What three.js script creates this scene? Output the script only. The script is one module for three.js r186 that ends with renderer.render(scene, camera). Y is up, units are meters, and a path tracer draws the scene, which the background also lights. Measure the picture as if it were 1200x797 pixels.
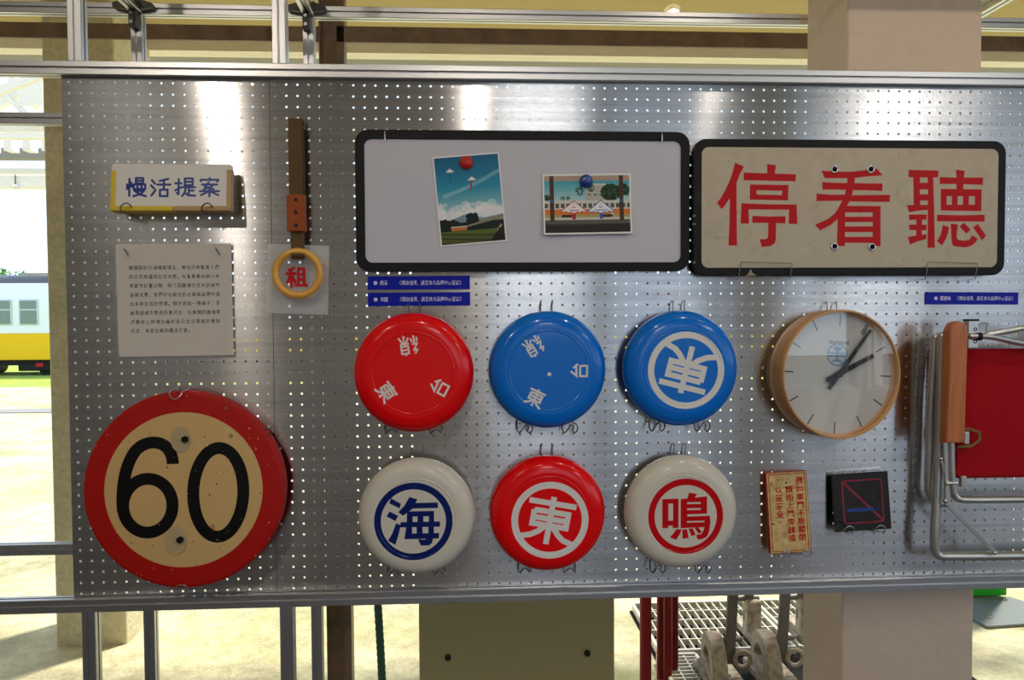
import * as THREE from 'three';
import { mergeGeometries, toCreasedNormals } from 'three/addons/utils/BufferGeometryUtils.js';
import { RoundedBoxGeometry } from 'three/addons/geometries/RoundedBoxGeometry.js';
import { RectAreaLightUniformsLib } from 'three/addons/lights/RectAreaLightUniformsLib.js';

// ---------------------------------------------------------------- camera, sky, sun, exposure
const W = 1200, H = 797, FOCAL = 900;
const EYE = new THREE.Vector3(0.883, 1.55, 1.776);
const camera = new THREE.PerspectiveCamera(2 * Math.atan(H / 2 / FOCAL) * 180 / Math.PI, W / H, 0.05, 300);
camera.position.copy(EYE);
camera.rotation.set(-0.0333, -0.0559, -0.0054, 'YXZ');
camera.updateMatrixWorld(true);

const scene = new THREE.Scene();
const renderer = new THREE.WebGLRenderer({ antialias: true });
renderer.toneMapping = THREE.LinearToneMapping;
renderer.toneMappingExposure = 1.0;
renderer.shadowMap.enabled = true;
RectAreaLightUniformsLib.init();

const SKY = 1.25, SUN = 5.5, LAMP = 1, FILL_PANEL = 8;
{ // hazy bright sky: white near the horizon, light blue above, soft cloud
  const w = 512, h = 256, d = new Float32Array(w * h * 4);
  for (let j = 0; j < h; j++) for (let i = 0; i < w; i++) {
    const up = Math.max(0, Math.sin(((j + .5) / h - .5) * Math.PI)), a = i / w * Math.PI * 2;
    let c = 0;
    for (let k = 1; k < 6; k++) c += Math.sin(a * k * 2 + k * 1.7 + up * 5 * k) * Math.sin(up * 9 * k + k * 2.3) / k;
    c = Math.min(1, Math.max(0, .35 + c * .35));
    const t = Math.pow(up, .55), o = (j * w + i) * 4;
    const mix = (x, y) => x + (y - x) * t;
    d[o] = mix(1.08, .36 + .5 * c); d[o + 1] = mix(1.28, .66 + .34 * c); d[o + 2] = mix(1.46, 1.25 + .08 * c); d[o + 3] = 1;
  }
  const tex = new THREE.DataTexture(d, w, h, THREE.RGBAFormat, THREE.FloatType);
  tex.mapping = THREE.EquirectangularReflectionMapping; tex.magFilter = tex.minFilter = THREE.LinearFilter; tex.needsUpdate = true;
  scene.background = tex; scene.backgroundIntensity = SKY; scene.environment = tex; scene.environmentIntensity = SKY;
}
const sun = new THREE.DirectionalLight(new THREE.Color(1, .95, .84), SUN);
sun.name = 'sun'; sun.position.set(7, 17, -8.5); sun.target.position.set(0, 0, -1.5); sun.castShadow = true;
Object.assign(sun.shadow.camera, { left: -25, right: 25, top: 25, bottom: -25, near: 1, far: 60 });
sun.shadow.mapSize.set(2048, 2048); sun.shadow.radius = 8;
scene.add(sun, sun.target);

// ---------------------------------------------------------------- helpers
const V = (x, y, z) => new THREE.Vector3(x, y, z);
function ray(px, py) { return V((px - W / 2) / FOCAL, -(py - H / 2) / FOCAL, -1).applyQuaternion(camera.quaternion); }
const P = (px, py, z = 0) => { const d = ray(px, py); return d.multiplyScalar((z - EYE.z) / d.z).add(EYE); };   // the point of the plane z that is seen at a pixel
const G = (px, py, y = 0) => { const d = ray(px, py); return d.multiplyScalar((y - EYE.y) / d.y).add(EYE); };   // the point of the level y
let seed = 7;
const rnd = () => { seed = (seed * 1664525 + 1013904223) >>> 0; return seed / 4294967296; };
const used = new Map();
function numbered(n) { const k = used.get(n) ?? 0; used.set(n, k + 1); return k ? n + '_' + String(k).padStart(3, '0') : n; }
function shadows(o) { o.traverse((m) => { if (m.isMesh) m.castShadow = m.receiveShadow = true; }); }
function thing(name, label, category, pos, group) {
  const o = new THREE.Group(); o.name = numbered(name); if (pos) o.position.copy(pos);
  o.userData = { label, category }; if (group) o.userData.group = group;
  scene.add(o); return o;
}
function struct(name, pos) { const o = new THREE.Group(); o.name = name; o.userData = { kind: 'structure' }; if (pos) o.position.copy(pos); scene.add(o); return o; }
function part(name, geo, mat, parent, pos) {
  const m = new THREE.Mesh(geo, mat); if (parent.userData.counts === undefined) Object.defineProperty(parent.userData, 'counts', { value: {}, enumerable: false });
  const c = parent.userData.counts; c[name] = (c[name] ?? -1) + 1;
  m.name = c[name] ? name + '_' + String(c[name]).padStart(3, '0') : name;
  if (pos) m.position.copy(pos);
  m.castShadow = m.receiveShadow = true; parent.add(m); return m;
}
function solid(name, geo, mat, pos) { const m = new THREE.Mesh(geo, mat); m.name = name; m.userData = { kind: 'structure' }; if (pos) m.position.copy(pos); m.castShadow = m.receiveShadow = true; scene.add(m); return m; }
function one(name, geo, mat, label, category, pos, group) {   // a thing that is one mesh
  const m = new THREE.Mesh(geo, mat); m.name = numbered(name); m.userData = { label, category }; if (group) m.userData.group = group;
  if (pos) m.position.copy(pos); m.castShadow = m.receiveShadow = true; scene.add(m); return m;
}
const std = (color, roughness = .6, metalness = 0, more = {}) => new THREE.MeshPhysicalMaterial({ color, roughness, metalness, specularIntensity: metalness > .3 ? 1 : .4, ...more });
const phys = (o) => new THREE.MeshPhysicalMaterial(o);
function canvasTex(w, h, draw) {
  const c = document.createElement('canvas'); c.width = w; c.height = h; const x = c.getContext('2d'); draw(x, w, h);
  const t = new THREE.CanvasTexture(c); t.colorSpace = THREE.SRGBColorSpace; t.magFilter = THREE.LinearFilter; return t;
}
// smooth value noise on a wrapping lattice
function lattice(n, s) { const a = new Float32Array(n * n); let q = s * 7919 + 13; for (let i = 0; i < n * n; i++) { q = (q * 1664525 + 1013904223) >>> 0; a[i] = q / 4294967296; } return a; }
const LAT = [1, 2, 3, 4].map((s) => lattice(64, s));
function vn(x, y, k = 0, per = 64) {
  const L = LAT[k], ix = Math.floor(x), iy = Math.floor(y), fx = x - ix, fy = y - iy, s = fx * fx * (3 - 2 * fx), t = fy * fy * (3 - 2 * fy);
  const m = (v) => ((v % per) + per) % per, g = (i, j) => L[m(j) * 64 + m(i)];
  return (g(ix, iy) * (1 - s) + g(ix + 1, iy) * s) * (1 - t) + (g(ix, iy + 1) * (1 - s) + g(ix + 1, iy + 1) * s) * t;
}
function dataTex(n, m, f, srgb = true, rep = 1) {   // f(u, v) -> [r, g, b] in 0..255
  const d = new Uint8Array(n * m * 4);
  for (let j = 0; j < m; j++) for (let i = 0; i < n; i++) { const c = f(i / n, j / m), o = (j * n + i) * 4; d[o] = c[0]; d[o + 1] = c[1]; d[o + 2] = c[2]; d[o + 3] = 255; }
  const t = new THREE.DataTexture(d, n, m); t.wrapS = t.wrapT = THREE.RepeatWrapping; t.magFilter = THREE.LinearFilter; t.minFilter = THREE.LinearMipmapLinearFilter; t.generateMipmaps = true;
  if (srgb) t.colorSpace = THREE.SRGBColorSpace; t.repeat.set(rep, rep); t.needsUpdate = true; return t;
}
// uv in metres from the two widest axes of each face
function boxUV(g) {
  const p = g.attributes.position, n = g.attributes.normal, uv = new Float32Array(p.count * 2);
  for (let i = 0; i < p.count; i++) {
    const ax = Math.abs(n.getX(i)), ay = Math.abs(n.getY(i)), az = Math.abs(n.getZ(i));
    uv[i * 2] = ax > ay && ax > az ? p.getZ(i) : p.getX(i); uv[i * 2 + 1] = ay >= ax && ay >= az ? p.getZ(i) : p.getY(i);
  }
  g.setAttribute('uv', new THREE.BufferAttribute(uv, 2)); return g;
}
function planeUV(g, x0, y0, w, h) {
  const p = g.attributes.position, uv = new Float32Array(p.count * 2);
  for (let i = 0; i < p.count; i++) { uv[i * 2] = (p.getX(i) - x0) / w; uv[i * 2 + 1] = (p.getY(i) - y0) / h; }
  g.setAttribute('uv', new THREE.BufferAttribute(uv, 2)); return g;
}
const box = (w, h, d, r = .002) => r ? new RoundedBoxGeometry(w, h, d, 2, Math.min(r, w / 2.1, h / 2.1, d / 2.1)) : boxUV(new THREE.BoxGeometry(w, h, d));
function roundRect(w, h, r) {
  const s = new THREE.Shape(), x = w / 2, y = h / 2;
  s.moveTo(-x + r, -y); s.lineTo(x - r, -y); s.absarc(x - r, -y + r, r, -Math.PI / 2, 0); s.lineTo(x, y - r); s.absarc(x - r, y - r, r, 0, Math.PI / 2);
  s.lineTo(-x + r, y); s.absarc(-x + r, y - r, r, Math.PI / 2, Math.PI); s.lineTo(-x, -y + r); s.absarc(-x + r, -y + r, r, Math.PI, Math.PI * 1.5); return s;
}
// a flat plate with rounded corners, back at z 0 and front at z t, print mapped over its front
function plate(w, h, t, r = .002, b = .0006) {
  const g = new THREE.ExtrudeGeometry(roundRect(w - 2 * b, h - 2 * b, Math.max(.0003, r - b)), { depth: t - 2 * b, bevelEnabled: true, bevelThickness: b, bevelSize: b, bevelSegments: 2, curveSegments: 10 });
  g.translate(0, 0, b); return planeUV(g, -w / 2, -h / 2, w, h);
}
function tube(pts, r, seg = 40, closed = false, sides = 8, tension = .5) { return new THREE.TubeGeometry(new THREE.CatmullRomCurve3(pts, closed, 'catmullrom', tension), seg, r, sides, closed); }
function polyTube(pts, r, fillet = .02, sides = 12) {   // straight runs joined by bends
  const path = new THREE.CurvePath(); let last = pts[0];
  for (let i = 1; i < pts.length; i++) {
    if (i < pts.length - 1) {
      const a = pts[i].clone().sub(pts[i - 1]), b = pts[i + 1].clone().sub(pts[i]), f = Math.min(fillet, a.length() * .45, b.length() * .45);
      const s = pts[i].clone().addScaledVector(a.normalize(), -f), e = pts[i].clone().addScaledVector(b.normalize(), f);
      path.add(new THREE.LineCurve3(last, s)); path.add(new THREE.QuadraticBezierCurve3(s, pts[i], e)); last = e;
    } else path.add(new THREE.LineCurve3(last, pts[i]));
  }
  const n = path.curves.length, g = [];
  for (const c of path.curves) g.push(new THREE.TubeGeometry(c, c.isLineCurve3 ? 1 : 8, r, sides));
  const ends = [[pts[0], pts[1]], [pts[pts.length - 1], pts[pts.length - 2]]].map(([p, q]) => { const s = new THREE.SphereGeometry(r, sides, 6); s.translate(p.x, p.y, p.z); return s; });
  return mergeGeometries([...g, ...ends].map((x) => x.toNonIndexed()));
}
// aluminium extrusion with a slot on each side, from a to b
function profileShape(s) {
  const h = s / 2, g = .0028, d = .007, c = .0012, pts = [];
  const side = [[-h + c, -h], [-g, -h], [-g, -h + d], [g, -h + d], [g, -h], [h - c, -h]];
  for (let k = 0; k < 4; k++) for (const [x, y] of side) { const a = k * Math.PI / 2; pts.push(new THREE.Vector2(x * Math.cos(a) - y * Math.sin(a), x * Math.sin(a) + y * Math.cos(a))); }
  return new THREE.Shape(pts);
}
function bar(a, b, s = .03) {
  const len = a.distanceTo(b), g = new THREE.ExtrudeGeometry(profileShape(s), { depth: len, bevelEnabled: false });
  const z = b.clone().sub(a).normalize(), ref = Math.abs(z.y) > .9 ? V(0, 0, 1) : V(0, 1, 0), x = ref.clone().cross(z).normalize(), y = z.clone().cross(x);
  g.applyMatrix4(new THREE.Matrix4().makeBasis(x, y, z).setPosition(a)); return g;
}
function beam(a, b, w, h) {   // plain box beam along x or z between two points, h tall, w deep
  const len = a.distanceTo(b), g = new THREE.BoxGeometry(w, h, len), m = a.clone().add(b).multiplyScalar(.5), z = b.clone().sub(a).normalize(), x = V(0, 1, 0).cross(z).normalize();
  boxUV(g); g.applyMatrix4(new THREE.Matrix4().makeBasis(x, z.clone().cross(x), z).setPosition(m)); return g;
}
// ---------------------------------------------------------------- lettering: strokes of each character on a 100 x 100 square
// "x y x y ..." a stroke, "B x y w h" a box, "=c x y w h" another character set into a box
const S = {
  十: '5 45 95 45;50 5 50 97', 王: '10 10 90 10;15 48 85 48;50 10 50 90;4 90 96 90', 女: '45 3 20 60 75 95;75 30 60 65 15 95;4 33 96 33', 子: '20 8 80 8 50 38;50 38 50 92 30 85;4 48 96 48',
  口: 'B 12 14 76 72', 日: 'B 18 5 64 90;18 50 82 50', 目: 'B 18 4 64 92;18 34 82 34;18 65 82 65', 白: '50 0 40 16;B 16 18 68 78;16 56 84 56', 自: '52 0 42 12;B 16 14 68 82;16 40 84 40;16 66 84 66',
  木: '5 30 95 30;50 5 50 95;48 32 10 80;52 32 92 80', 氵: '20 8 70 28;8 38 58 55;15 95 80 65', 亻: '80 5 20 50;50 35 50 98', 扌: '5 28 95 28;55 5 55 90 30 82;5 68 95 50', 忄: '50 5 50 98;10 35 10 60;80 25 90 48',
  言: '40 3 60 12;5 22 95 22;20 38 80 38;20 53 80 53;B 20 68 60 27', 糸: '55 5 25 25 70 28;70 20 20 55 80 55;50 55 50 98;20 65 15 88;75 65 90 85',
  金: '50 3 5 40;50 3 95 40;25 40 75 40;10 60 90 60;50 40 50 92;22 68 30 82;78 68 70 82;5 93 95 93', 門: '10 5 10 98;10 5 42 5;10 20 42 20;10 35 42 35;42 5 42 35;58 5 58 35;58 5 90 5;58 20 90 20;58 35 90 35;90 5 90 95 78 92',
  辶: '12 8 24 20;5 35 22 35 12 70;5 92 22 80 96 95', 阝: '20 5 20 98;20 5 75 5 45 38 80 60 45 75', 土: '15 35 85 35;50 5 50 92;3 92 97 92', 艹: '3 50 97 50;30 5 30 95;70 5 70 95',
  月: '20 5 20 60 5 97;20 5 85 5 85 92 70 90;20 34 85 34;20 62 85 62', 心: '10 55 3 85;30 40 30 90 75 90 75 70;45 25 60 45;80 40 95 70', 隹: '30 3 8 45;25 30 25 98;60 3 68 16;25 22 95 22;25 45 90 45;25 68 90 68;25 94 97 94;60 22 60 94',
  車: '5 14 95 14;50 3 50 98;15 30 85 30;15 30 15 66;85 30 85 66;15 48 85 48;15 66 85 66;3 82 97 82', 東: '5 16 95 16;50 3 50 98;18 31 82 31 82 65 18 65 18 31;18 48 82 48;44 66 28 82 3 95;56 66 72 82 97 95',
  禾: '80 5 30 14;5 32 95 32;50 10 50 97;48 34 10 75;52 34 90 75', 竹: '22 3 8 40;15 28 45 28;32 28 36 45;68 3 55 40;60 28 95 28;80 28 84 45', 宀: '50 0 54 18;8 45 8 25 92 25 86 50', 广: '50 0 54 14;8 18 96 18;14 18 14 60 3 97',
  尸: '16 8 88 8 88 34 16 34;16 8 16 60 4 97', 示: '20 12 80 12;5 38 95 38;50 38 50 92 38 86;25 55 10 80;75 55 92 80', 衤: '45 2 58 14;10 25 80 25 15 65;48 50 48 97;62 50 88 72', 彳: '70 3 15 30;75 28 10 60;48 48 48 97',
  攵: '35 3 10 45;22 24 92 24;78 24 60 60 8 97;25 35 55 70 94 96', 貝: 'B 20 4 60 68;20 26 80 26;20 48 80 48;35 76 8 96;62 76 92 96', 頁: '4 6 96 6;48 6 40 22;=貝 5 20 90 80', 人: '50 5 45 45 5 95;50 25 65 65 95 95',
  大: '5 35 95 35;50 4 48 50 8 96;52 40 70 75 95 96', 立: '50 2 54 16;10 24 90 24;30 36 38 80;72 36 62 80;3 90 97 90', 戈: '4 32 96 28;40 3 50 55 75 90 95 95 95 75;85 45 35 95;70 5 84 18', 火: '50 4 48 50 8 96;52 45 92 96;20 28 28 48;82 24 70 46',
  冖: '8 70 8 20 92 20 88 70', 舌: '80 3 20 14;4 34 96 34;50 10 50 60;=口 15 55 70 48', 曼: 'B 25 2 50 28;25 16 75 16;B 10 36 80 24;36 36 36 60;64 36 64 60;15 70 82 70 55 88 10 98;25 74 60 90 95 98',
  是: 'B 22 3 56 36;22 21 78 21;4 50 96 50;52 50 52 90;52 68 86 68;28 60 22 80 5 98;22 80 50 94 97 96', 且: '28 6 28 92;28 6 76 6 76 92;28 34 76 34;28 62 76 62;3 92 97 92',
  慢: '=忄 0 2 28 96;=曼 28 0 72 100', 活: '=氵 0 2 30 96;=舌 30 0 70 100', 提: '=扌 0 2 32 96;=是 32 0 68 100', 案: '=宀 0 0 100 38;=女 12 22 76 40;=木 0 58 100 42', 租: '=禾 0 0 46 100;=且 42 2 58 96',
  泉: '50 0 42 12;B 20 12 60 36;20 30 80 30;50 50 50 96 38 90;10 60 38 60 10 90;85 54 62 68;58 58 94 94', 線: '=糸 0 0 42 100;=泉 42 0 58 100', 台: '48 2 22 36 80 32;65 16 90 42;=口 12 48 76 54',
  虫: 'B 15 18 70 36;50 0 50 90;5 92 80 84;72 70 92 96', 雖: '=口 2 0 44 34;=虫 0 30 48 70;=隹 48 0 52 100', 鐵: '=金 0 0 34 100;=土 34 2 36 26;=口 36 26 30 24;=王 34 50 34 48;=戈 52 0 48 100', 足: 'B 15 5 70 30;50 36 50 90;50 60 85 60;18 55 18 92;4 94 92 86',
  各: '40 2 10 42;30 18 80 18 50 50 5 70;30 28 60 48 96 66;=口 18 60 64 42', 路: '=足 0 0 42 100;=各 42 0 58 100', 的: '=白 0 0 46 100;68 2 50 38;60 24 94 24 92 92 76 88;64 48 76 64', 交: '50 0 53 14;5 20 95 20;32 30 10 52;68 30 90 52;70 48 50 78 10 97;30 48 55 80 92 97',
  用: '20 6 20 60 6 97;20 6 84 6 84 94 70 90;20 34 84 34;20 62 84 62;52 6 52 95', 甬: '20 4 82 4 55 20;=用 8 24 84 76', 通: '=辶 0 0 100 100;=甬 36 2 60 80',
  幾: '22 4 12 24 34 24;32 14 12 42 36 40;72 4 62 24 84 24;82 14 62 42 86 40;4 52 96 52;48 0 56 60 80 94 96 80;84 58 45 96;22 52 5 96;20 66 36 86', 機: '=木 0 0 36 100;=幾 36 0 64 100', 能: '26 2 8 22 44 18;36 10 46 24;=月 4 32 42 66;86 4 60 20;58 2 58 40 94 40 94 30;86 54 60 68;58 50 58 92 94 92 94 80',
  艮: 'B 20 4 60 40;20 24 80 24;20 44 20 90 45 84;80 56 55 68;40 46 92 96', 退: '=辶 0 0 100 100;=艮 36 0 60 84', 褪: '=衤 0 0 34 100;=退 34 0 66 100', 去: '=土 10 0 80 56;45 56 15 92 85 86;70 70 92 98', 占: '50 2 50 45;50 24 92 24;=口 10 40 80 60', 站: '=立 0 8 42 88;=占 44 0 56 100',
  仍: '=亻 0 0 34 100;44 12 44 60 34 96;44 12 84 12 68 46 94 46 88 94 72 90', 承: '25 6 78 6 50 24;50 24 50 96 36 90;30 36 70 36;30 52 70 52;28 68 72 68;6 34 30 34 4 84;90 26 70 44;68 44 96 88', 載: '=戈 0 0 100 100;24 0 24 26;5 14 45 14;=車 2 34 54 66', 著: '=艹 0 0 100 26;50 22 50 58;20 36 80 36;4 56 96 56;85 26 10 80;=日 30 58 56 42',
  們: '=亻 0 0 32 100;=門 30 0 70 100', 常: '50 0 50 20;22 4 32 18;78 4 68 18;=冖 0 10 100 40;=口 28 34 44 30;20 62 20 94;20 62 80 62 80 90;50 62 50 99', 底: '=广 0 0 100 100;85 28 35 40;35 40 35 80 56 72;35 56 92 56;62 36 76 76 96 82;40 94 70 94',
  蘊: '=艹 0 0 100 24;=糸 0 24 38 76;=日 48 26 44 30;B 44 64 50 30;60 64 60 94;78 64 78 94;38 96 100 96', 與: '22 4 8 8 8 70;8 26 26 26;8 46 26 46;50 6 40 30 66 30;66 30 62 64 50 60;42 14 66 14;78 6 92 6 92 70;76 26 92 26;76 46 92 46;3 70 97 70;35 76 10 98;64 76 92 98',
  生: '25 4 8 40;20 26 90 26;50 3 50 94;18 58 84 58;3 94 97 94', 休: '=亻 0 0 36 100;=木 32 0 68 100', 憩: '=舌 0 0 48 58;=自 50 0 46 58;=心 0 58 100 42', 在: '4 24 96 24;45 2 10 66;28 44 28 97;=土 36 40 62 56', 至: '8 8 92 8;48 8 24 38 80 34;66 20 86 44;50 44 50 92;16 66 84 66;4 93 96 93',
  臺: '=土 20 0 60 24;=口 30 24 40 18;=冖 0 40 100 24;=至 12 52 76 48', 臼: '40 4 12 14 12 95;12 50 36 50;60 8 88 8 88 95;64 50 88 50;12 94 88 94', 舊: '=艹 0 0 100 24;=隹 8 22 84 44;=臼 18 66 64 34', 納: '=糸 0 0 42 100;46 24 46 98;46 24 96 24 96 92 84 90;70 2 70 44 52 76;70 44 92 72',
  入: '36 4 55 20 50 50 6 96;52 30 95 96', 未: '16 22 84 22;4 46 96 46;50 3 50 97;48 48 8 88;52 48 92 88', 來: '6 16 94 16;50 2 50 98;28 22 8 56;26 38 42 54;72 22 54 56;72 38 92 56;48 56 6 92;52 56 94 92', 者: '45 0 45 42;12 18 78 18;2 42 98 42;90 4 5 68;B 25 54 55 42;25 74 80 74', 都: '=者 0 0 60 100;=阝 60 0 40 100',
  市: '50 0 54 14;4 20 96 20;18 36 18 80;18 36 82 36 82 78 70 74;50 20 50 98', 計: '=言 0 0 46 100;=十 48 0 52 100', 畫: '18 8 78 8 78 30;4 20 96 20;18 32 82 32;50 0 50 48;8 46 92 46;B 20 54 60 32;50 50 50 86;20 70 80 70;4 96 96 96', 之: '45 2 58 16;12 28 84 28 25 78;6 72 30 80 50 92 97 95',
  際: '=阝 0 0 32 100;50 2 34 40;44 12 62 12 44 48;46 24 56 32;80 4 66 16;66 12 94 12 70 48;72 18 98 46;44 52 90 52;=示 36 50 62 50', 除: '=阝 0 0 34 100;66 2 36 40;66 2 98 40;48 40 86 40;38 58 96 58;67 40 67 94 56 88;50 66 38 86;82 66 96 86', 了: '12 12 84 12 52 42;52 42 52 92 34 86', 回: 'B 8 8 84 84;B 32 32 36 36',
  雇: '10 4 90 4;=尸 0 10 100 90;=隹 22 40 76 58', 顧: '=雇 0 0 52 100;=頁 50 0 50 100', 過: '=辶 0 0 100 100;46 4 46 40;46 4 86 4 86 40;64 22 86 22;64 22 64 40;38 42 38 80;38 42 94 42 94 78;B 54 54 24 18', 往: '=彳 0 0 34 100;62 0 70 14;38 22 96 22;44 54 90 54;67 22 67 92;34 93 99 93', 百: '5 8 95 8;48 8 42 26;B 18 28 64 66;18 60 82 60',
  年: '30 2 8 36;26 18 92 18;26 42 86 42;26 42 26 68;4 68 96 68;56 18 56 98', 城: '=土 0 10 36 82;40 22 98 22;44 22 44 60 34 96;44 46 60 46 58 78 50 74;70 2 76 60 96 95;92 38 60 94;84 4 94 14', 發: '10 10 40 10 5 46;12 22 28 36;60 4 96 46;88 8 72 22;96 18 80 32;20 54 44 54 44 68 18 68 16 80 44 80 40 98 28 94;60 50 54 64;60 50 82 50 82 64;56 72 86 72 56 98;62 78 94 98',
  展: '=尸 0 0 100 100;26 44 90 44;44 34 44 60;70 34 70 60;20 60 96 60;34 60 34 94 50 88;90 64 70 74;50 62 96 96', 光: '50 2 50 44;20 12 32 34;80 12 68 34;4 44 96 44;36 44 32 70 5 96;62 44 62 92 94 92 94 78', 景: 'B 22 2 56 28;22 16 78 16;50 30 53 38;4 40 96 40;B 24 50 52 18;50 68 50 96 40 92;30 76 12 92;70 76 90 92',
  我: '40 4 10 14;26 10 26 90 14 84;2 34 98 34;2 66 46 54;58 2 64 60 84 94 96 78;90 46 44 94;74 6 88 20', 亦: '50 0 53 14;4 24 96 24;38 24 34 66 12 94;62 24 62 92 50 86;20 42 6 72;80 42 96 72', 新: '=立 0 0 50 50;=木 0 48 50 52;90 4 60 12;60 12 60 60 48 96;60 42 98 42;80 42 80 98', 品: '=口 22 0 56 46;=口 0 50 48 48;=口 52 50 48 48',
  牌: '12 4 12 50 2 96;32 2 32 34;12 34 40 34;12 58 36 58 36 96;64 0 58 10;B 48 10 46 40;48 30 94 30;70 10 60 60;42 62 98 62;82 62 82 99', 中: 'B 10 24 80 40;50 2 50 98', 出: '50 2 50 92;20 12 20 44 80 44 80 12;8 56 8 92 92 92 92 56', 想: '=木 0 0 50 58;=目 54 2 40 54;=心 0 58 100 42',
  像: '=亻 0 0 30 100;56 0 36 22;50 8 78 8 68 20;B 40 22 50 20;64 22 64 42;62 42 36 58;56 50 70 70 66 96 52 92;62 60 36 76;66 72 36 94;92 48 72 60;70 58 98 90', 有: '5 20 95 20;44 2 6 52;=月 24 36 66 64', 隨: '=阝 0 0 28 100;=辶 26 0 74 100;=有 50 0 46 80', 手: '82 4 20 14;12 34 88 34;3 58 97 58;50 10 50 94 34 88',
  抓: '=扌 0 0 34 100;90 4 44 14;46 14 44 60 34 96;62 12 62 90 74 84;70 70 78 90;78 10 98 94', 起: '=土 6 0 42 36;27 36 27 88;4 38 50 38;27 60 48 60;12 54 4 92;8 80 30 94 98 96;58 12 90 12 90 40 60 40;58 40 58 76 94 76 94 64', 一: '4 50 96 50', 張: '8 8 36 8 36 32 8 32 6 54 36 54 34 92 20 88;52 4 52 54;52 4 92 4;52 20 88 20;52 36 88 36;42 54 98 54;58 54 58 94 72 86;92 60 76 72;70 56 98 96',
  奇: '=大 10 0 80 40;3 48 97 48;B 16 60 40 24;80 48 80 94 64 90', 椅: '=木 0 0 40 100;=奇 40 0 60 100', 穿: '=宀 0 0 100 40;36 18 20 34;64 18 80 34;18 44 82 44;26 44 22 66 90 66;62 44 62 94 46 90;60 66 8 94', 越: '=土 6 0 42 36;27 36 27 88;4 38 50 38;27 60 48 60;12 54 4 92;8 80 30 94 98 96;54 24 98 24;58 24 58 76 72 66;72 2 80 54 96 76;92 40 66 78',
  見: 'B 22 2 56 60;22 22 78 22;22 42 78 42;38 62 32 80 6 97;62 62 62 92 94 92 94 78', 登: '12 8 42 8 6 44;14 20 28 34;60 2 96 44;88 6 72 20;26 44 74 44;B 28 54 44 20;34 78 40 90;66 78 60 90;4 95 96 95', 證: '=言 0 0 40 100;=登 40 0 60 100', 更: '5 8 95 8;B 18 20 64 38;18 39 82 39;54 8 48 70 8 97;24 60 50 84 96 96',
  迭: '=辶 0 0 100 100;50 4 38 30;44 20 90 20;34 44 98 44;66 2 62 50 36 80;66 46 94 78', 廣: '=广 0 0 100 100;28 28 92 28;46 20 46 38;74 20 74 38;B 34 40 50 36;34 58 84 58;59 40 59 76;46 80 26 96;70 80 92 96', 闊: '=門 0 0 100 100;=氵 20 42 16 50;=舌 40 42 40 52', 道: '=辶 0 0 100 100;46 2 54 12;82 2 74 12;34 16 98 16;64 16 60 26;B 46 26 42 52;46 43 88 43;46 60 88 60',
  草: '=艹 0 0 100 24;B 26 28 48 34;26 45 74 45;4 76 96 76;50 62 50 99', 坪: '=土 0 12 38 82;42 10 96 10;52 22 60 44;86 22 78 44;38 54 99 54;69 10 69 98', 腹: '=月 0 2 36 96;54 0 40 18;50 10 96 10;B 50 20 38 32;50 36 88 36;60 54 42 78;56 62 88 62 40 98;56 68 96 98', 地: '=土 0 12 38 82;40 40 92 26 90 60 82 58;66 2 66 70;52 20 52 90 96 90 96 74',
  上: '46 4 46 92;46 42 86 42;3 92 97 92', 拼: '=扌 0 0 36 100;52 2 60 18;86 2 76 18;40 26 98 26;36 54 100 54;56 26 54 60 40 97;82 26 82 98', 湊: '=氵 0 0 28 100;40 10 94 10;36 24 98 24;32 38 100 38;66 0 58 38 30 64;70 38 98 62;48 60 84 60;38 76 96 76;66 60 66 76 40 98;68 78 94 98',
  屬: '=尸 0 0 100 100;54 36 54 46;26 40 40 46;84 40 70 46;B 28 50 60 14;34 70 26 84;30 76 94 76 92 98;B 42 82 30 12', 於: '24 0 30 12;4 20 50 20;22 20 20 60 4 96;20 44 44 44 42 92 30 88;72 2 52 42;72 2 98 42;66 52 80 64;62 74 80 90', 己: '14 10 84 10 84 46 18 46;18 46 18 90 92 90 92 70', 風: '14 6 12 60 3 97;14 6 84 6 86 80 98 94;28 18 74 18;=虫 24 22 54 72',
  格: '=木 0 0 40 100;=各 40 0 60 100', 實: '=宀 0 0 100 36;B 24 24 52 20;4 34 96 34;50 24 50 44;=貝 12 46 76 54', 踐: '=足 0 0 38 100;44 24 96 20;64 0 70 34 96 48;90 28 56 48;44 70 96 66;64 46 70 80 96 97;90 72 56 97', 方: '50 0 53 16;4 24 96 24;44 24 38 60 8 96;40 50 84 50 78 94 58 88', 式: '4 26 96 26;62 2 68 55 84 92 96 78;78 6 90 18;12 50 56 50;34 50 34 86;6 92 60 82',
  享: '50 0 53 12;4 16 96 16;=口 22 20 56 28;20 54 78 54 52 68;52 68 52 94 36 90;4 74 96 74', 受: '84 2 16 12;20 18 30 32;48 16 52 30;82 14 70 32;=冖 0 30 100 30;20 56 78 56 52 84 8 98;28 62 60 86 94 98', 空: '=宀 0 0 100 44;38 22 18 48;62 22 82 48;22 54 78 54;50 54 50 90;8 92 92 92', 米: '22 8 34 30;78 8 66 30;4 42 96 42;50 2 50 97;46 46 8 88;54 46 92 88', 氣: '30 0 8 28;26 10 92 10;26 24 84 24;14 38 80 38 82 80 98 92;=米 12 46 60 54',
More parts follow.
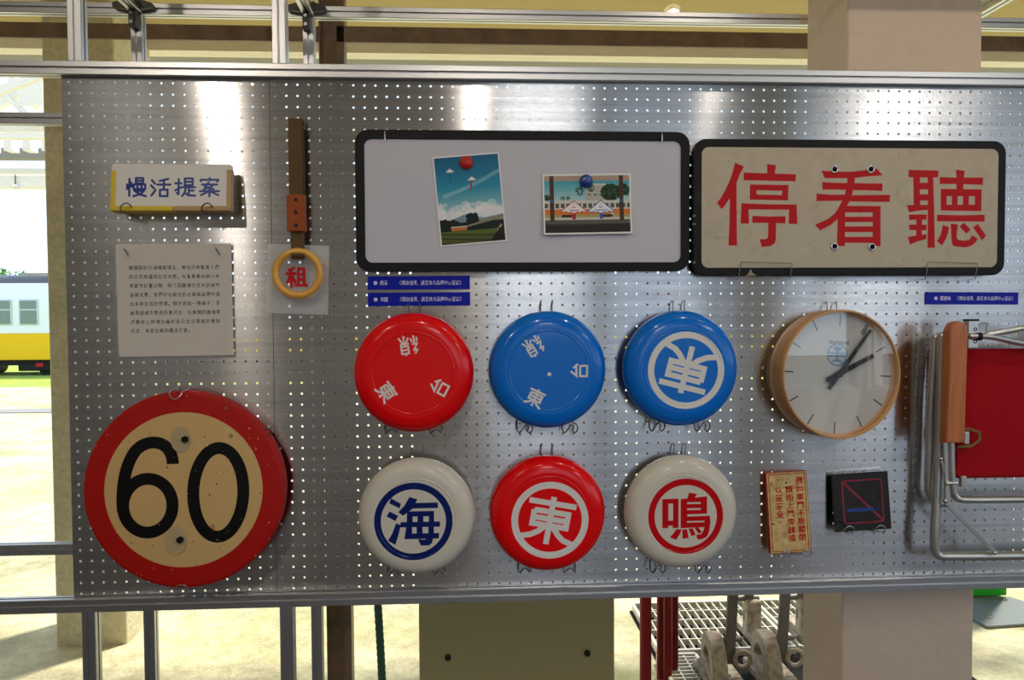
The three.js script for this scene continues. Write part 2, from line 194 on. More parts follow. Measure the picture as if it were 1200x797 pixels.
  箏: '=竹 0 0 100 34;82 36 24 42;30 46 36 54;60 44 64 54;22 58 78 58 78 82;4 70 96 70;22 82 78 82;50 58 50 97 38 92', 飛: '12 8 70 8 80 44 94 44;86 10 68 20;72 22 90 36;44 22 8 32;28 30 28 96;8 56 56 56;48 28 48 97;60 54 92 54 96 92;88 60 72 70;76 70 90 82', 舟: '52 0 40 12;20 14 18 60 6 96;20 14 84 14 84 92 70 88;46 26 52 40;4 54 98 54;46 64 52 80',
  盤: '=舟 0 0 46 58;58 4 54 28;58 4 84 4 86 24 96 26;54 32 88 32 54 60;60 38 94 60;B 14 66 72 26;38 66 38 92;62 66 62 92;2 95 98 95', 雨: '8 6 92 6;10 22 10 90;10 22 90 22 90 88;50 6 50 96;24 42 36 50;24 66 36 74;64 42 78 50;64 66 78 74', 露: '=雨 2 0 96 40;=足 4 40 40 60;=各 46 40 52 60', 營: '=火 4 0 44 34;=火 52 0 44 34;=冖 0 30 100 30;B 34 46 32 20;50 66 46 74;B 24 74 52 24',
  開: '=門 0 0 100 100;28 50 74 50;22 68 78 68;42 50 38 94;60 50 60 94', 放: '=方 0 0 50 100;=攵 48 0 52 100', 借: '=亻 0 0 32 100;38 20 96 20;54 4 54 42;80 4 80 42;32 42 100 42;=日 40 50 52 50', 請: '=言 0 0 40 100;42 10 98 10;46 24 94 24;38 40 100 40;70 0 70 40;=月 46 46 48 54', 後: '=彳 0 0 34 100;66 0 46 20 72 20;78 12 46 40 84 38;80 28 94 46;60 44 40 68;54 54 90 54 38 98;54 62 98 97',
  記: '=言 0 0 44 100;52 14 90 14 90 48 54 48;54 48 54 90 98 90 98 74', 假: '=亻 0 0 30 100;36 6 58 6 58 26 36 26;36 6 36 96;36 44 56 44;36 62 56 62;66 6 92 6 92 26 66 26;64 40 94 40 60 96;68 50 98 96', 如: '=女 0 0 56 100;=口 56 20 44 66', 不: '5 10 95 10;55 10 42 45 6 74;50 34 50 97;58 42 94 70',
  關: '=門 0 0 100 100;34 42 24 52 36 56;38 50 24 66 40 66;64 42 54 52 66 56;68 50 54 66 72 66;28 74 28 90 44 90;44 70 44 84 34 98;58 70 58 98;72 74 72 90 58 90', 閉: '=門 0 0 100 100;24 56 78 56;56 44 56 92 44 88;54 60 28 86', 掛: '=扌 0 0 32 100;=土 32 0 40 44;=土 32 46 40 50;84 2 84 98;84 40 98 56',
  旁: '50 0 52 10;12 14 88 14;34 18 40 28;66 18 60 28;=冖 0 24 100 26;=方 10 42 80 58', 鍊: '=金 0 0 44 100;=東 44 0 56 100', 條: '=亻 0 0 28 100;36 20 36 80;58 0 44 24;52 12 94 12 48 52;54 20 98 50;=木 42 52 56 48', 以: '14 14 18 70 44 58;40 16 50 34;84 6 72 60 36 94;68 62 96 92', 策: '=竹 0 0 100 34;6 44 94 44;50 34 50 98;22 54 22 74;22 54 78 54 78 72;48 72 8 98;52 72 92 98',
  安: '=宀 0 0 100 40;=女 6 28 88 70', 全: '50 0 6 44;50 0 94 44;26 46 74 46;20 66 80 66;50 46 50 92;6 93 94 93', '，': '16 74 26 84 12 98', ',': '16 78 26 86 12 98', '。': 'B 8 74 22 20', '（': '86 2 62 30 62 70 86 98', '）': '14 2 38 30 38 70 14 98', '、': '10 74 32 94',
};
function strokes(c, ch, x, y, w, h) {
  for (const item of S[ch].split(';')) {
    const f = item.split(' '), n = f.slice(item[0] === 'B' ? 1 : item[0] === '=' ? 1 : 0).map(Number), X = (v) => x + v * w / 100, Y = (v) => y + v * h / 100;
    if (item[0] === '=') { strokes(c, item[1], X(n[0]), Y(n[1]), n[2] * w / 100, n[3] * h / 100); continue; }
    c.beginPath();
    if (item[0] === 'B') c.rect(X(n[0]), Y(n[1]), n[2] * w / 100, n[3] * h / 100);
    else for (let i = 0; i < n.length; i += 2) i ? c.lineTo(X(n[i]), Y(n[i + 1])) : c.moveTo(X(n[0]), Y(n[1]));
    c.stroke();
  }
}
function write(c, ch, x, y, w, h, lw, color, cap = 'butt') { c.strokeStyle = color; c.lineWidth = lw; c.lineCap = cap; c.lineJoin = cap === 'round' ? 'round' : 'miter'; c.miterLimit = 3; strokes(c, ch, x, y, w, h); }
function turned(c, x, y, a, f) { c.save(); c.translate(x, y); c.rotate(a); f(); c.restore(); }
// filled outlines: polygons of "x y x y ..." joined by ';', counters as "O x y x1 y1" boxes or further polygons, even-odd
function outline(c, text) {
  c.beginPath();
  for (const p of text.split(';')) {
    if (p[0] === 'O') { const [a, b, d, e] = p.slice(2).split(' ').map(Number); c.rect(a, b, d - a, e - b); continue; }
    const n = p.split(' ').map(Number); for (let i = 0; i < n.length; i += 2) i ? c.lineTo(n[i], n[i + 1]) : c.moveTo(n[0], n[1]); c.closePath();
  }
  c.fill('evenodd');
}
const BIG = {
  停: ['190 42 266 74 230 140 203 215 206 480 210 745 138 745 146 540 148 342 115 390 80 436 40 382 75 336 110 270 140 205 165 140', '462 52 538 64 528 135 708 140 706 200 264 190 264 125 464 132', '318 226 645 232 642 362 318 355;374 275 592 280 590 318 374 312', '246 386 480 396 716 398 724 565 650 562 652 442 306 438 312 558 240 558', '340 494 480 500 622 498 620 558 542 556 540 700 530 728 495 752 422 760 402 692 450 694 468 684 474 670 476 554 338 552'],
  看: ['92 108 200 118 350 118 480 104 560 92 612 148 500 156 375 170 372 215 490 218 612 218 610 282 480 276 362 274 352 318 676 316 674 376 332 370 310 408 596 412 600 755 530 752 530 725 296 722 296 750 228 750 232 522 170 572 85 616 40 568 150 520 200 480 230 440 270 364 52 366 52 302 170 314 292 312 300 272 200 268 100 270 100 204 200 212 310 214 312 172 120 172;O 296 464 530 502;O 296 546 532 584;O 296 632 532 674'],
  聽: ['72 102 324 108 322 166 280 166 292 450 302 765 240 765 238 442 150 448 80 462 60 402 118 400 112 164 72 164;O 168 166 234 212;O 168 268 238 310;O 172 362 238 400', '80 482 230 482 228 526 190 526 190 568 230 568 230 614 190 616 190 656 230 648 230 690 160 708 90 738 72 672 142 660 142 614 84 612 80 568 142 568 142 526 80 526', '472 100 548 110 540 168 704 168 704 230 538 224 538 268 694 268 694 454 348 448 346 264 480 266 478 222 336 222 336 164 480 168;O 398 326 442 400;O 490 326 536 400;O 586 326 638 400', '318 484 520 490 724 486 724 544 318 540', '368 572 422 590 412 640 400 680 364 746 320 710 352 650', '434 560 496 568 488 640 488 684 506 702 560 706 595 700 620 662 668 688 650 720 610 752 560 764 480 756 452 742 444 700 440 650', '546 552 606 612 568 646 510 584', '666 564 738 666 704 704 626 592'],
  海: ['238 262 300 298 290 325 228 294', '230 344 282 372 264 404 210 374', '268 418 298 430 280 500 262 552 218 526 245 480', '352 256 400 272 390 294 526 294 526 328 372 328 340 352 312 372 282 350 320 310', '336 346 502 346 502 412 538 412 538 444 500 444 500 484 532 484 530 518 494 518 488 545 470 560 420 560 402 520 440 524 452 518 318 518 330 444 294 444 296 412 334 412;O 370 378 400 412;O 436 378 470 412;O 366 444 394 484;O 430 444 466 484'],
  鳴: ['274 290 376 288 376 472 340 472 340 456 312 456 312 472 274 472;O 312 318 342 426', '390 292 432 288 442 252 494 262 478 284 556 278 556 386 432 388 432 402 574 400 578 440 570 500 556 530 530 545 498 548 488 518 520 514 534 490 540 470 390 474;O 430 312 516 324;O 430 350 516 362;O 430 430 540 440', '362 480 396 482 384 512 362 546 322 530 345 505', '400 484 430 482 440 536 402 540', '440 478 466 476 484 518 458 524', '478 474 500 470 524 500 504 512'],
};
// ---------------------------------------------------------------- materials
const hair = (() => {   // fine horizontal brushing: every hair line leans a little up or down
  const tl = () => (rnd() + rnd() + rnd() + rnd() - 2) * .11, t = dataTex(512, 512, () => { const ny = tl(), l = Math.hypot(1, ny); return [127.5, 127.5 + 127.5 * ny / l, 127.5 + 127.5 / l]; }, false);
  t.repeat.set(18, 22); return t;
})();
const streak = (() => { const t = dataTex(256, 512, (u, v) => { const q = 215 + (vn(u * 6, v * 512, 0) + vn(u * 2, v * 120, 1) - 1) * 16; return [q, q, q]; }); t.repeat.set(1.1, 1.3); return t; })();
const mPanel = phys({ color: new THREE.Color(.93, .93, .945), map: streak, metalness: 1, roughness: .21, anisotropy: 1, normalMap: hair, anisotropyRotation: Math.PI / 2 });
const mAlu = phys({ color: new THREE.Color(.60, .60, .61), metalness: 1, roughness: .36 });
const mChrome = std(new THREE.Color(.62, .62, .63), .2, 1), mWire = std(new THREE.Color(.22, .21, .20), .28, 1), mDark = std('#181819', .5), mFrameDark = std('#5a5853', .5, .2), mBracket = std('#4a4641', .5, .5), mBlackHole = std('#050505', .8);
const plaster = dataTex(256, 256, (u, v) => { const q = 226 + (vn(u * 64, v * 64, 0) - .5) * 5 + (vn(u * 8, v * 8, 1, 8) - .5) * 4; return [q, q - 4, q - 10]; });
const mWall = std('#ffffff', .85, 0, { map: plaster }), mGreyWall = std('#ebe6ea', .85, 0, { map: plaster }), mCeil = std('#e9e6e0', .9), mRoomCeil = std('#d5d0c8', .9), mInnerFloor = std('#5f5a54', .5);
const concrete = dataTex(1024, 1024, (u, v) => {
  const a = vn(u * 8, v * 8, 0, 8), b = vn(u * 32, v * 32, 1, 32), c = vn(u * 64, v * 64, 2), d = vn(u * 64 * 4, v * 64 * 4, 3, 64), moss = Math.max(0, vn(u * 4 + 3, v * 4, 3, 4) * 1.1 + b * .35 - .9) * 1.2;
  let q = 196 + (a - .5) * 34 + (b - .5) * 26 + (c - .5) * 24 + (d - .5) * 22; if (d > .93 && c > .6) q -= 60;
  return [q + 6 - moss * 50, q - 3 - moss * 32, q - 42 - moss * 70].map((x) => Math.max(20, Math.min(255, x)));
});
const concreteBump = dataTex(256, 256, (u, v) => { const q = vn(u * 64, v * 64, 0) * 150 + vn(u * 256, v * 256, 1, 64) * 100; return [q, q, q]; }, false);
concrete.repeat.set(1 / 3, 1 / 3); concreteBump.repeat.set(1.5, 1.5);
const mGround = std('#ffffff', .95, 0, { map: concrete, bumpMap: concreteBump, bumpScale: .004 });
const pillarTex = dataTex(256, 256, (u, v) => { const q = (vn(u * 64, v * 64, 0) - .5) * 20 + (vn(u * 8, v * 8, 2, 8) - .5) * 10; return [206 + q, 196 + q, 160 + q * .9]; });
const mPillar = std('#ffffff', .9, 0, { map: pillarTex, bumpMap: concreteBump, bumpScale: .003 });
const rust = dataTex(256, 256, (u, v) => { const q = vn(u * 16, v * 16, 0, 16) * .6 + vn(u * 64, v * 64, 1) * .4; return [98 + q * 40, 76 + q * 34, 56 + q * 26]; });
const mBrownSteel = std('#ffffff', .42, 0, { map: rust });
const creamTex = dataTex(256, 256, (u, v) => { const q = vn(u * 8, v * 32, 2, 8) * 30 + vn(u * 64, v * 64, 1) * 14; return [238 + q * .4 - 8, 231 + q * .4 - 8, 212 + q * .5 - 10]; });
const mCream = std('#ffffff', .7, 0, { map: creamTex }), mSoffit = std('#c0ad78', .8), mGreySteel = std('#8f8b80', .6);
const armWood = dataTex(128, 128, (u, v) => { const q = vn(u * 32, v * 4, 0, 32) * .7 + vn(u * 64, v * 8, 1) * .3; return [176 + q * 36, 98 + q * 28, 48 + q * 20]; }); armWood.repeat.set(8, 4);
const mGlass = phys({ color: '#ffffff', roughness: 0, transmission: 1, thickness: 0, ior: 1.45, specularIntensity: .7 });

// ---------------------------------------------------------------- the room: floor, ceiling, walls with window openings behind the camera
const RX0 = -3.3, RX1 = 6.7, RZ0 = -.44, RZ1 = 5.6, RH = 3.1;
solid('floor', boxUV(new THREE.BoxGeometry(RX1 - RX0 + .4, .1, RZ1 - RZ0 + .35)), mInnerFloor, V((RX0 + RX1) / 2, -.05, (RZ0 + RZ1) / 2 + .15));
solid('ceiling', boxUV(new THREE.BoxGeometry(RX1 - RX0 + .4, .12, RZ1 - RZ0 + .3)), mRoomCeil, V((RX0 + RX1) / 2, RH + .06, (RZ0 + RZ1) / 2 + .1));
solid('wall_left', boxUV(new THREE.BoxGeometry(.2, RH, RZ1 - RZ0)), mGreyWall, V(RX0 - .1, RH / 2, (RZ0 + RZ1) / 2));
{ // right wall with a glazed opening
  const w = struct('wall_right'), z0 = 1.0, z1 = 5.54, y0 = .95, y1 = 2.95, x = RX1 + .1;
  const piece = (a, b, c, d) => part('panel', boxUV(new THREE.BoxGeometry(.2, d - c, b - a)), mGreyWall, w, V(x, (c + d) / 2, (a + b) / 2));
  piece(RZ0, z0, 0, RH); piece(z1, RZ1, 0, RH); piece(z0, z1, 0, y0); piece(z0, z1, y1, RH);
  const win = struct('window_3');
  for (let i = 0; i <= 4; i++) part('mullion', boxUV(new THREE.BoxGeometry(.08, y1 - y0, .06)), mAlu, win, V(x, (y0 + y1) / 2, z0 + (z1 - z0) * i / 4));
  for (const y of [y0 + .02, 1.95, y1 - .02]) part('transom', boxUV(new THREE.BoxGeometry(.07, .04, z1 - z0)), mAlu, win, V(x, y, (z0 + z1) / 2));
  const g = new THREE.PlaneGeometry(z1 - z0, y1 - y0); g.rotateY(Math.PI / 2); part('pane', g, mGlass, win, V(x, (y0 + y1) / 2, (z0 + z1) / 2));
}
{ // back wall: solid to the left, a wide glazed opening to the right
  const w = struct('wall_back'), x0 = 1.0, x1 = 6.64, y0 = .95, y1 = 2.95, z = RZ1 + .1;
  const piece = (a, b, c, d) => part('panel', boxUV(new THREE.BoxGeometry(b - a, d - c, .2)), mGreyWall, w, V((a + b) / 2, (c + d) / 2, z));
  piece(RX0 - .2, x0, 0, RH); piece(x1, RX1 + .2, 0, RH); piece(x0, x1, 0, y0); piece(x0, x1, y1, RH); piece(3.45, 3.95, y0, y1);
  const win = struct('window_2');
  for (let i = 0; i <= 5; i++) { const x = x0 + (x1 - x0) * i / 5; part('mullion', boxUV(new THREE.BoxGeometry(i % 5 ? .1 : .05, y1 - y0, .08)), mFrameDark, win, V(x, (y0 + y1) / 2, z)); }
  for (const y of [y0 + .02, 1.95, y1 - .02]) part('transom', boxUV(new THREE.BoxGeometry(x1 - x0, .04, .07)), mAlu, win, V((x0 + x1) / 2, y, z));
  part('pane', new THREE.PlaneGeometry(x1 - x0, y1 - y0), mGlass, win, V((x0 + x1) / 2, (y0 + y1) / 2, z));
}

// ---------------------------------------------------------------- window wall behind the board, in aluminium extrusion
const ZB = -.4;
{
  const win = struct('window_1');
  const rail = (x0, x1, y) => part('rail', bar(V(x0, y, ZB), V(x1, y, ZB)), mAlu, win);
  const yTop = P(500, 17, ZB).y, xA = P(170, 400, ZB).x, xB = P(367.5, 400, ZB).x, pitch = xB - xA;
  rail(RX0, RX1, yTop - .002);
  for (const x of [xA - 2 * pitch, xA - pitch, xA, xB]) part('post', bar(V(x, .0, ZB), V(x, RH, ZB)), mAlu, win);
  const yu = P(36, 140, ZB).y, yl = P(40, 643, ZB).y;
  for (const y of [yu, yl]) for (const [a, b] of [[RX0, xA - 2 * pitch - .015], [xA - 2 * pitch + .015, xA - pitch - .015], [xA - pitch + .015, xA - .015], [xA + .015, xB - .015]]) rail(a, b, y);
  // cross bars towards the room, their corner brackets
  for (const x of [xA, xB, P(1125, 20, ZB).x]) {
    part('cross_bar', bar(V(x + .002, yTop + .001, ZB + .016), V(x + .002, yTop + .001, -.012)), mAlu, win);
    if (x > 1.5) continue;
    for (const s of [-1, 1]) {
      const g = new THREE.ExtrudeGeometry(new THREE.Shape([[0, .002], [.034, -.008], [.034, -.018], [.006, -.022], [0, -.022]].map((p) => new THREE.Vector2(...p))), { depth: .022, bevelEnabled: true, bevelSize: .001, bevelThickness: .001, bevelSegments: 1 });
      if (s < 0) g.scale(-1, 1, 1), g.index || g.attributes.position.array && flip(g);
      part('bracket', g, mBracket, win, V(x + s * .016, yTop + .012, ZB + .017));
    }
    const b = part('bracket', box(.02, .046, .026, .003), mBracket, win, V(x - .001, yTop - .036, ZB + .026));
    const bolt = new THREE.CylinderGeometry(.005, .005, .006, 12); bolt.rotateX(Math.PI / 2);
    for (const dy of [-.012, .012]) { const m = new THREE.Mesh(bolt, mChrome); m.name = dy < 0 ? 'bolt' : 'bolt_001'; m.position.set(0, dy, .017); b.add(m); }
  }
  const pane = (x0, x1, y0, y1) => part('pane', new THREE.PlaneGeometry(x1 - x0, y1 - y0), mGlass, win, V((x0 + x1) / 2, (y0 + y1) / 2, ZB - .006));
  pane(RX0, xA, 0, RH); pane(xA, xB, 0, RH); pane(xB, RX1, 0, RH);
}
function flip(g) { const p = g.attributes.position.array, n = g.attributes.normal.array; for (let i = 0; i < p.length; i += 9) for (const a of [p, n]) for (let k = 0; k < 3; k++) { const t = a[i + 3 + k]; a[i + 3 + k] = a[i + 6 + k]; a[i + 6 + k] = t; } }
{ // plastered pillar standing in the window wall
  const x0 = P(993, 60, -.1).x, x1 = P(1151, 60, -.1).x, xb = P(990, 790, -.1).x;
  const g = box(x1 - x0, RH, .23, .006); boxUV(g);
  one('plaster_pillar', g, std('#f4dfcd', .85, 0, { map: plaster }), 'pale plastered square pillar between the board and the windows', 'pillar', V((x0 + x1) / 2, RH / 2, -.215));
}

// ---------------------------------------------------------------- ceiling spot lamps that light the board
const mGlow = std('#ffffff', .4, 0, { emissive: new THREE.Color(1, .86, .66), emissiveIntensity: 9 });
const LAMPS = [[-.34, 2.0, 2.2], [.9, 1.7, 1.0], [1.8, .85, .7], [2.5, .9, .6]];
{
  const can = new THREE.LatheGeometry([[.0, .13], [.04, .13], [.045, .12], [.045, .0], [.041, .0], [.041, .02], [0, .02]].map((p) => new THREE.Vector2(...p)), 24);
  const glow = new THREE.CircleGeometry(.04, 24); glow.rotateX(Math.PI / 2);
  const words = ['over the yellow framed plate', 'over the whiteboard', 'over the red lettered sign', 'over the folding chair'];
  LAMPS.forEach(([x, z, I], i) => {
    const at = V(x, RH - .2, z), aim = V(x + (i === 3 ? -.2 : .1), 1.45, 0);
    const t = thing('spot_lamp', 'white ceiling spot lamp ' + words[i], 'lamp', at, 'ceiling spot lamps');
    const head = part('head', can, mCeil, t); head.quaternion.setFromUnitVectors(V(0, -1, 0), aim.clone().sub(at).normalize());
    const bulb = new THREE.Mesh(glow, mGlow); bulb.name = 'bulb'; bulb.position.y = .015; head.add(bulb);
    part('stem', new THREE.CylinderGeometry(.008, .008, .2, 10), mCeil, t, V(0, .1, 0)); part('mount', new THREE.CylinderGeometry(.05, .05, .02, 20), mCeil, t, V(0, .19, 0));
    const l = new THREE.SpotLight(new THREE.Color(1, .88, .74), I * LAMP, 0, 1.05, .8, 2); l.name = 'spot_light'; l.position.copy(at).addScaledVector(aim.clone().sub(at).normalize(), .03); l.target.position.copy(aim); l.castShadow = true; l.shadow.radius = 1.6; l.shadow.mapSize.set(1024, 1024); l.shadow.bias = -.0005;
    scene.add(l, l.target);
  });
  // glowing ceiling panels added deeper in the room as soft fill light
  [[1.4, 4.2, 'beyond the whiteboard', 1], [3.6, 3.0, 'beyond the folding chair end', .9], [-1.5, 3.8, 'dimmed, beyond the road sign end', .2]].forEach(([x, z, w, I]) => {
    const t = thing('fill_panel', 'added flat white ceiling panel for fill light ' + w, 'lamp', V(x, RH - .03, z), 'added ceiling fill panels');
    part('frame', box(.66, .05, 1.26, .006), mCeil, t); part('diffuser', boxUV(new THREE.BoxGeometry(.6, .008, 1.2)), std('#ffffff', .6, 0, { emissive: new THREE.Color(1, .95, .88), emissiveIntensity: 2.2 * I }), t, V(0, -.027, 0));
    const l = new THREE.RectAreaLight(new THREE.Color(1, .95, .88), FILL_PANEL * I, .6, 1.2); l.name = 'fill_light'; l.position.set(x, RH - .07, z); l.lookAt(x, 0, z); scene.add(l);
  });
}

// ---------------------------------------------------------------- outside: platform, track bed, canopy
solid('platform', boxUV(new THREE.BoxGeometry(90, .9, 11 + RZ0)), mGround, V(0, -.452, -11 / 2 + RZ0 / 2));
solid('platform_edge', boxUV(new THREE.BoxGeometry(90, .16, .5)), std('#9b9890', .9), V(0, -.07, -11.27));
{
  const gt = dataTex(256, 256, (u, v) => { const q = vn(u * 64, v * 64, 0), r = vn(u * 8, v * 8, 1, 8); return [120 + q * 50 + r * 40, 150 + q * 50 + r * 20, 60 + q * 40]; }); gt.repeat.set(.3, .3);
  solid('track_bed', boxUV(new THREE.BoxGeometry(120, .1, 60)), mGround, V(0, -.95, 3 + -30)); 
  solid('grass_field', boxUV(new THREE.BoxGeometry(160, .1, 60)), std('#ffffff', .95, 0, { map: gt }), V(0, -.94, -26 - 30));
  solid('ground', boxUV(new THREE.BoxGeometry(160, .1, 60)), std('#4c4d4b', .95), V(0, -.08, RZ1 + .3 + 30));
}
{ // canopy over the platform: ceiling boards, brown girder, cream purlins
  const c = struct('canopy');
  const yc = 3.0;
  part('ceiling_sheet', boxUV(new THREE.BoxGeometry(26, .05, 1.9)), mSoffit, c, V(1, yc + .025, -.45 - .95));
  const row = (name, r0, r1, z, d, mat, x0 = -12, x1 = 14) => { const a = P(500, r0, z).y, b = P(500, r1, z).y; part(name, boxUV(new THREE.BoxGeometry(x1 - x0, a - b, d)), mat, c, V((x0 + x1) / 2, (a + b) / 2, z - d / 2)); };
  row('girder', 32, 50.5, -1.0, .012, mBrownSteel, P(393, 40, -1).x - .002); row('girder', 33, 50.5, -1.0, .012, mBrownSteel, -12, P(374, 40, -1).x);
  row('purlin', 51, 63, -2.3, .1, mCream); row('purlin', 62, 68, -2.55, .12, mGreySteel); row('purlin', 68, 70.2, -2.75, .08, mCream);
  row('fascia', 16, 34, -2.3, .06, mCream);
}
{ // a second canopy over the far platform, seen through the left pane
  const c = struct('far_canopy'), Z = -15;
  const row = (name, r0, r1, z, d, mat) => { const a = P(30, r0, z).y, b = P(30, r1, z).y; part(name, boxUV(new THREE.BoxGeometry(40, a - b, d)), mat, c, V(-2, (a + b) / 2, z)); };
  row('beam', 150, 155, Z, .3, mCream); row('beam', 155.5, 163, Z + .4, .2, mCream); row('beam', 175, 187, Z - 2, .3, mGreySteel); row('beam', 198, 204, Z - 3, .2, mCream); row('beam', 207, 221, Z - 4, .3, mCream);
  for (let i = 0; i < 26; i++) { const p = P(-300 + i * 22, 164, Z - 1), q = P(-289 + i * 22, 178, Z - 1); const g = new THREE.BoxGeometry(q.x - p.x - .02, p.y - q.y, .3); part('roof_rib', boxUV(g), mCeil, c, p.clone().add(q).multiplyScalar(.5)); }
  const strut = (a, b, w) => part('strut', beam(P(...a), P(...b), w, w), mCream, c);
  strut([-30, 142, Z], [44, 92, Z], .18); strut([-30, 118, Z + 1], [60, 84, Z + 1], .14); strut([14, 92, Z], [48, 128, Z], .16); strut([-10, 96, Z], [48, 150, Z + .2], .1);
  part('gusset', box(.5, .5, .06, .01), mCream, c, P(36, 110, Z + .2));
  row('beam', 133, 139, Z + .2, .2, mCream);
  for (const [x, y] of [[18, 206]]) {
    const t = thing('hanging_lamp', 'small white lamp hanging under the far canopy', 'lamp', P(x, y + 9, Z - 3.8));
    part('cord', new THREE.CylinderGeometry(.012, .012, .3, 6), mDark, t, V(0, .1, 0)); part('shade', new THREE.LatheGeometry([[0, 0], [.05, .0], [.09, -.06], [.085, -.065], [0, -.02]].map((p) => new THREE.Vector2(...p)), 16), mCeil, t, V(0, -.03, 0)); part('bulb', new THREE.SphereGeometry(.05, 12, 8), mCeil, t, V(0, -.1, 0));
  }
}
// ---------------------------------------------------------------- things outside
{ // rendered pillar on the platform
  const a = G(66, 757), b = G(146, 757), w = b.x - a.x, d = .42;
  const g = boxUV(new RoundedBoxGeometry(w, 3.1, d, 2, .012));
  one('concrete_pillar', g, mPillar, 'rough beige square pillar rising from the platform outside the left pane', 'pillar', V((a.x + b.x) / 2, 1.5, a.z - d / 2));
}
{ // brown steel column in line with the girder
  const z = -1.0, x0 = P(374, 40, z).x, x1 = P(404, 40, z).x, t = thing('steel_column', 'brown steel channel column just outside the glass', 'column', V((x0 + x1) / 2, 0, z)), w = x1 - x0;
  part('web', boxUV(new THREE.BoxGeometry(w * .66, 3.0, .01)), mBrownSteel, t, V(-w * .17, 1.5, -.02));
  part('flange', boxUV(new THREE.BoxGeometry(w * .06, 3.0, .06)), mBrownSteel, t, V(-w * .47, 1.5, -.02));
  part('flange', boxUV(new THREE.BoxGeometry(w * .3, 3.0, .06)), mBrownSteel, t, V(w * .32, 1.5, -.03));
}
{ // wide painted panel with two bolts
  const z = -.95, x0 = P(491, 745, z).x, x1 = P(720, 745, z).x, t = thing('painted_panel', 'wide olive beige painted board with two dark bolts behind the board', 'panel', V((x0 + x1) / 2, 0, z));
  part('sheet', boxUV(new RoundedBoxGeometry(x1 - x0, 1.9, .05, 2, .004)), std('#a89c72', .55), t, V(0, .95, -.025));
  for (const p of [[525, 770], [688, 765]]) { const q = P(...p, z); const g = new THREE.CylinderGeometry(.011, .011, .012, 12); g.rotateX(Math.PI / 2); part('bolt', g, mDark, t, V(q.x - t.position.x, q.y, .004)); }
}
{ // ribbed green hose
  const z = -.8, q = P(444, 750, z), pts = []; const r = .0125;
  for (let i = 0; i <= 150; i++) { const y = i * .011; pts.push(new THREE.Vector2(r + (i % 2 ? .0016 : 0), y)); }
  const g = new THREE.LatheGeometry(pts, 14), p = g.attributes.position; for (let i = 0; i < p.count; i++) p.setX(i, p.getX(i) + .012 * Math.sin(p.getY(i) * 4 + 1)); g.computeVertexNormals();
  one('ribbed_hose', g, std('#3f5a45', .5), 'dark green ribbed hose standing upright beside the wide painted board', 'hose', V(q.x, 0, z));
}
{ // dark red posts
  const m = std('#7c0f14', .4), z = -1.35; const spec = [[756.5, 14, 'thickest'], [774, 9, 'second'], [782.5, 10, 'third'], [791, 8, 'thinnest']];
  const lab = { thickest: 'dark red round post standing apart beside the wide painted board', second: 'dark red thin post, first of the three standing close together', third: 'dark red thin post, middle of the three standing close together', thinnest: 'dark red thin post nearest the levers, last of the three close together' };
  spec.forEach(([x, w, k], i) => { const q = P(x, 750, z - (i % 2) * .05), r = w / 2 / FOCAL * (EYE.z - z); const t = thing('red_post', lab[k], 'post', V(q.x, 0, z - (i % 2) * .05), 'dark red posts outside'); part('shaft', new THREE.CylinderGeometry(r, r, 1.7, 20), m, t, V(0, .85, 0)); part('cap', new THREE.SphereGeometry(r, 16, 8), m, t, V(0, 1.7, 0)); });
}
{ // steel gratings over a drain
  const mG = std('#d8d2bd', .45, .3), a = G(742, 716), far = a.z;
  solid('pit_shade_sheet', boxUV(new THREE.BoxGeometry(1.3, .004, 1.0)), std('#2b2822', .9), V(a.x + .63, .0, far + .5));  // flat dark sheet on the ground, stands in for shade under the gratings
  const grate = (label, x0, x1, z0, z1, nx, nz, along) => {
    const t = thing('drain_grating', label, 'grating', V((x0 + x1) / 2, 0, (z0 + z1) / 2), 'drain gratings'), w = x1 - x0, d = z1 - z0;
    const sx = new THREE.BoxGeometry(.006, .03, d), sz = new THREE.BoxGeometry(w, .03, .006);
    for (let i = 0; i <= nx; i++) part('slat', i % nx ? sx : new THREE.BoxGeometry(.014, .034, d), mG, t, V(-w / 2 + w * i / nx, .022, 0));
    for (let i = 0; i <= nz; i++) part('rod', i % nz ? sz : new THREE.BoxGeometry(w, .034, .014), mG, t, V(0, .024, -d / 2 + d * i / nz));
  };
  grate('long steel grating with narrow bars beside the dark red posts', a.x, a.x + .62, far, far + .56, 15, 5);
  grate('steel grating nearest the pale pillar, beyond the levers', a.x + .65, a.x + 1.25, far, far + .56, 15, 5);
  grate('small near grating with close bars beside the foot of the levers', a.x - .02, a.x + .15, far + .6, far + .95, 3, 11);
}
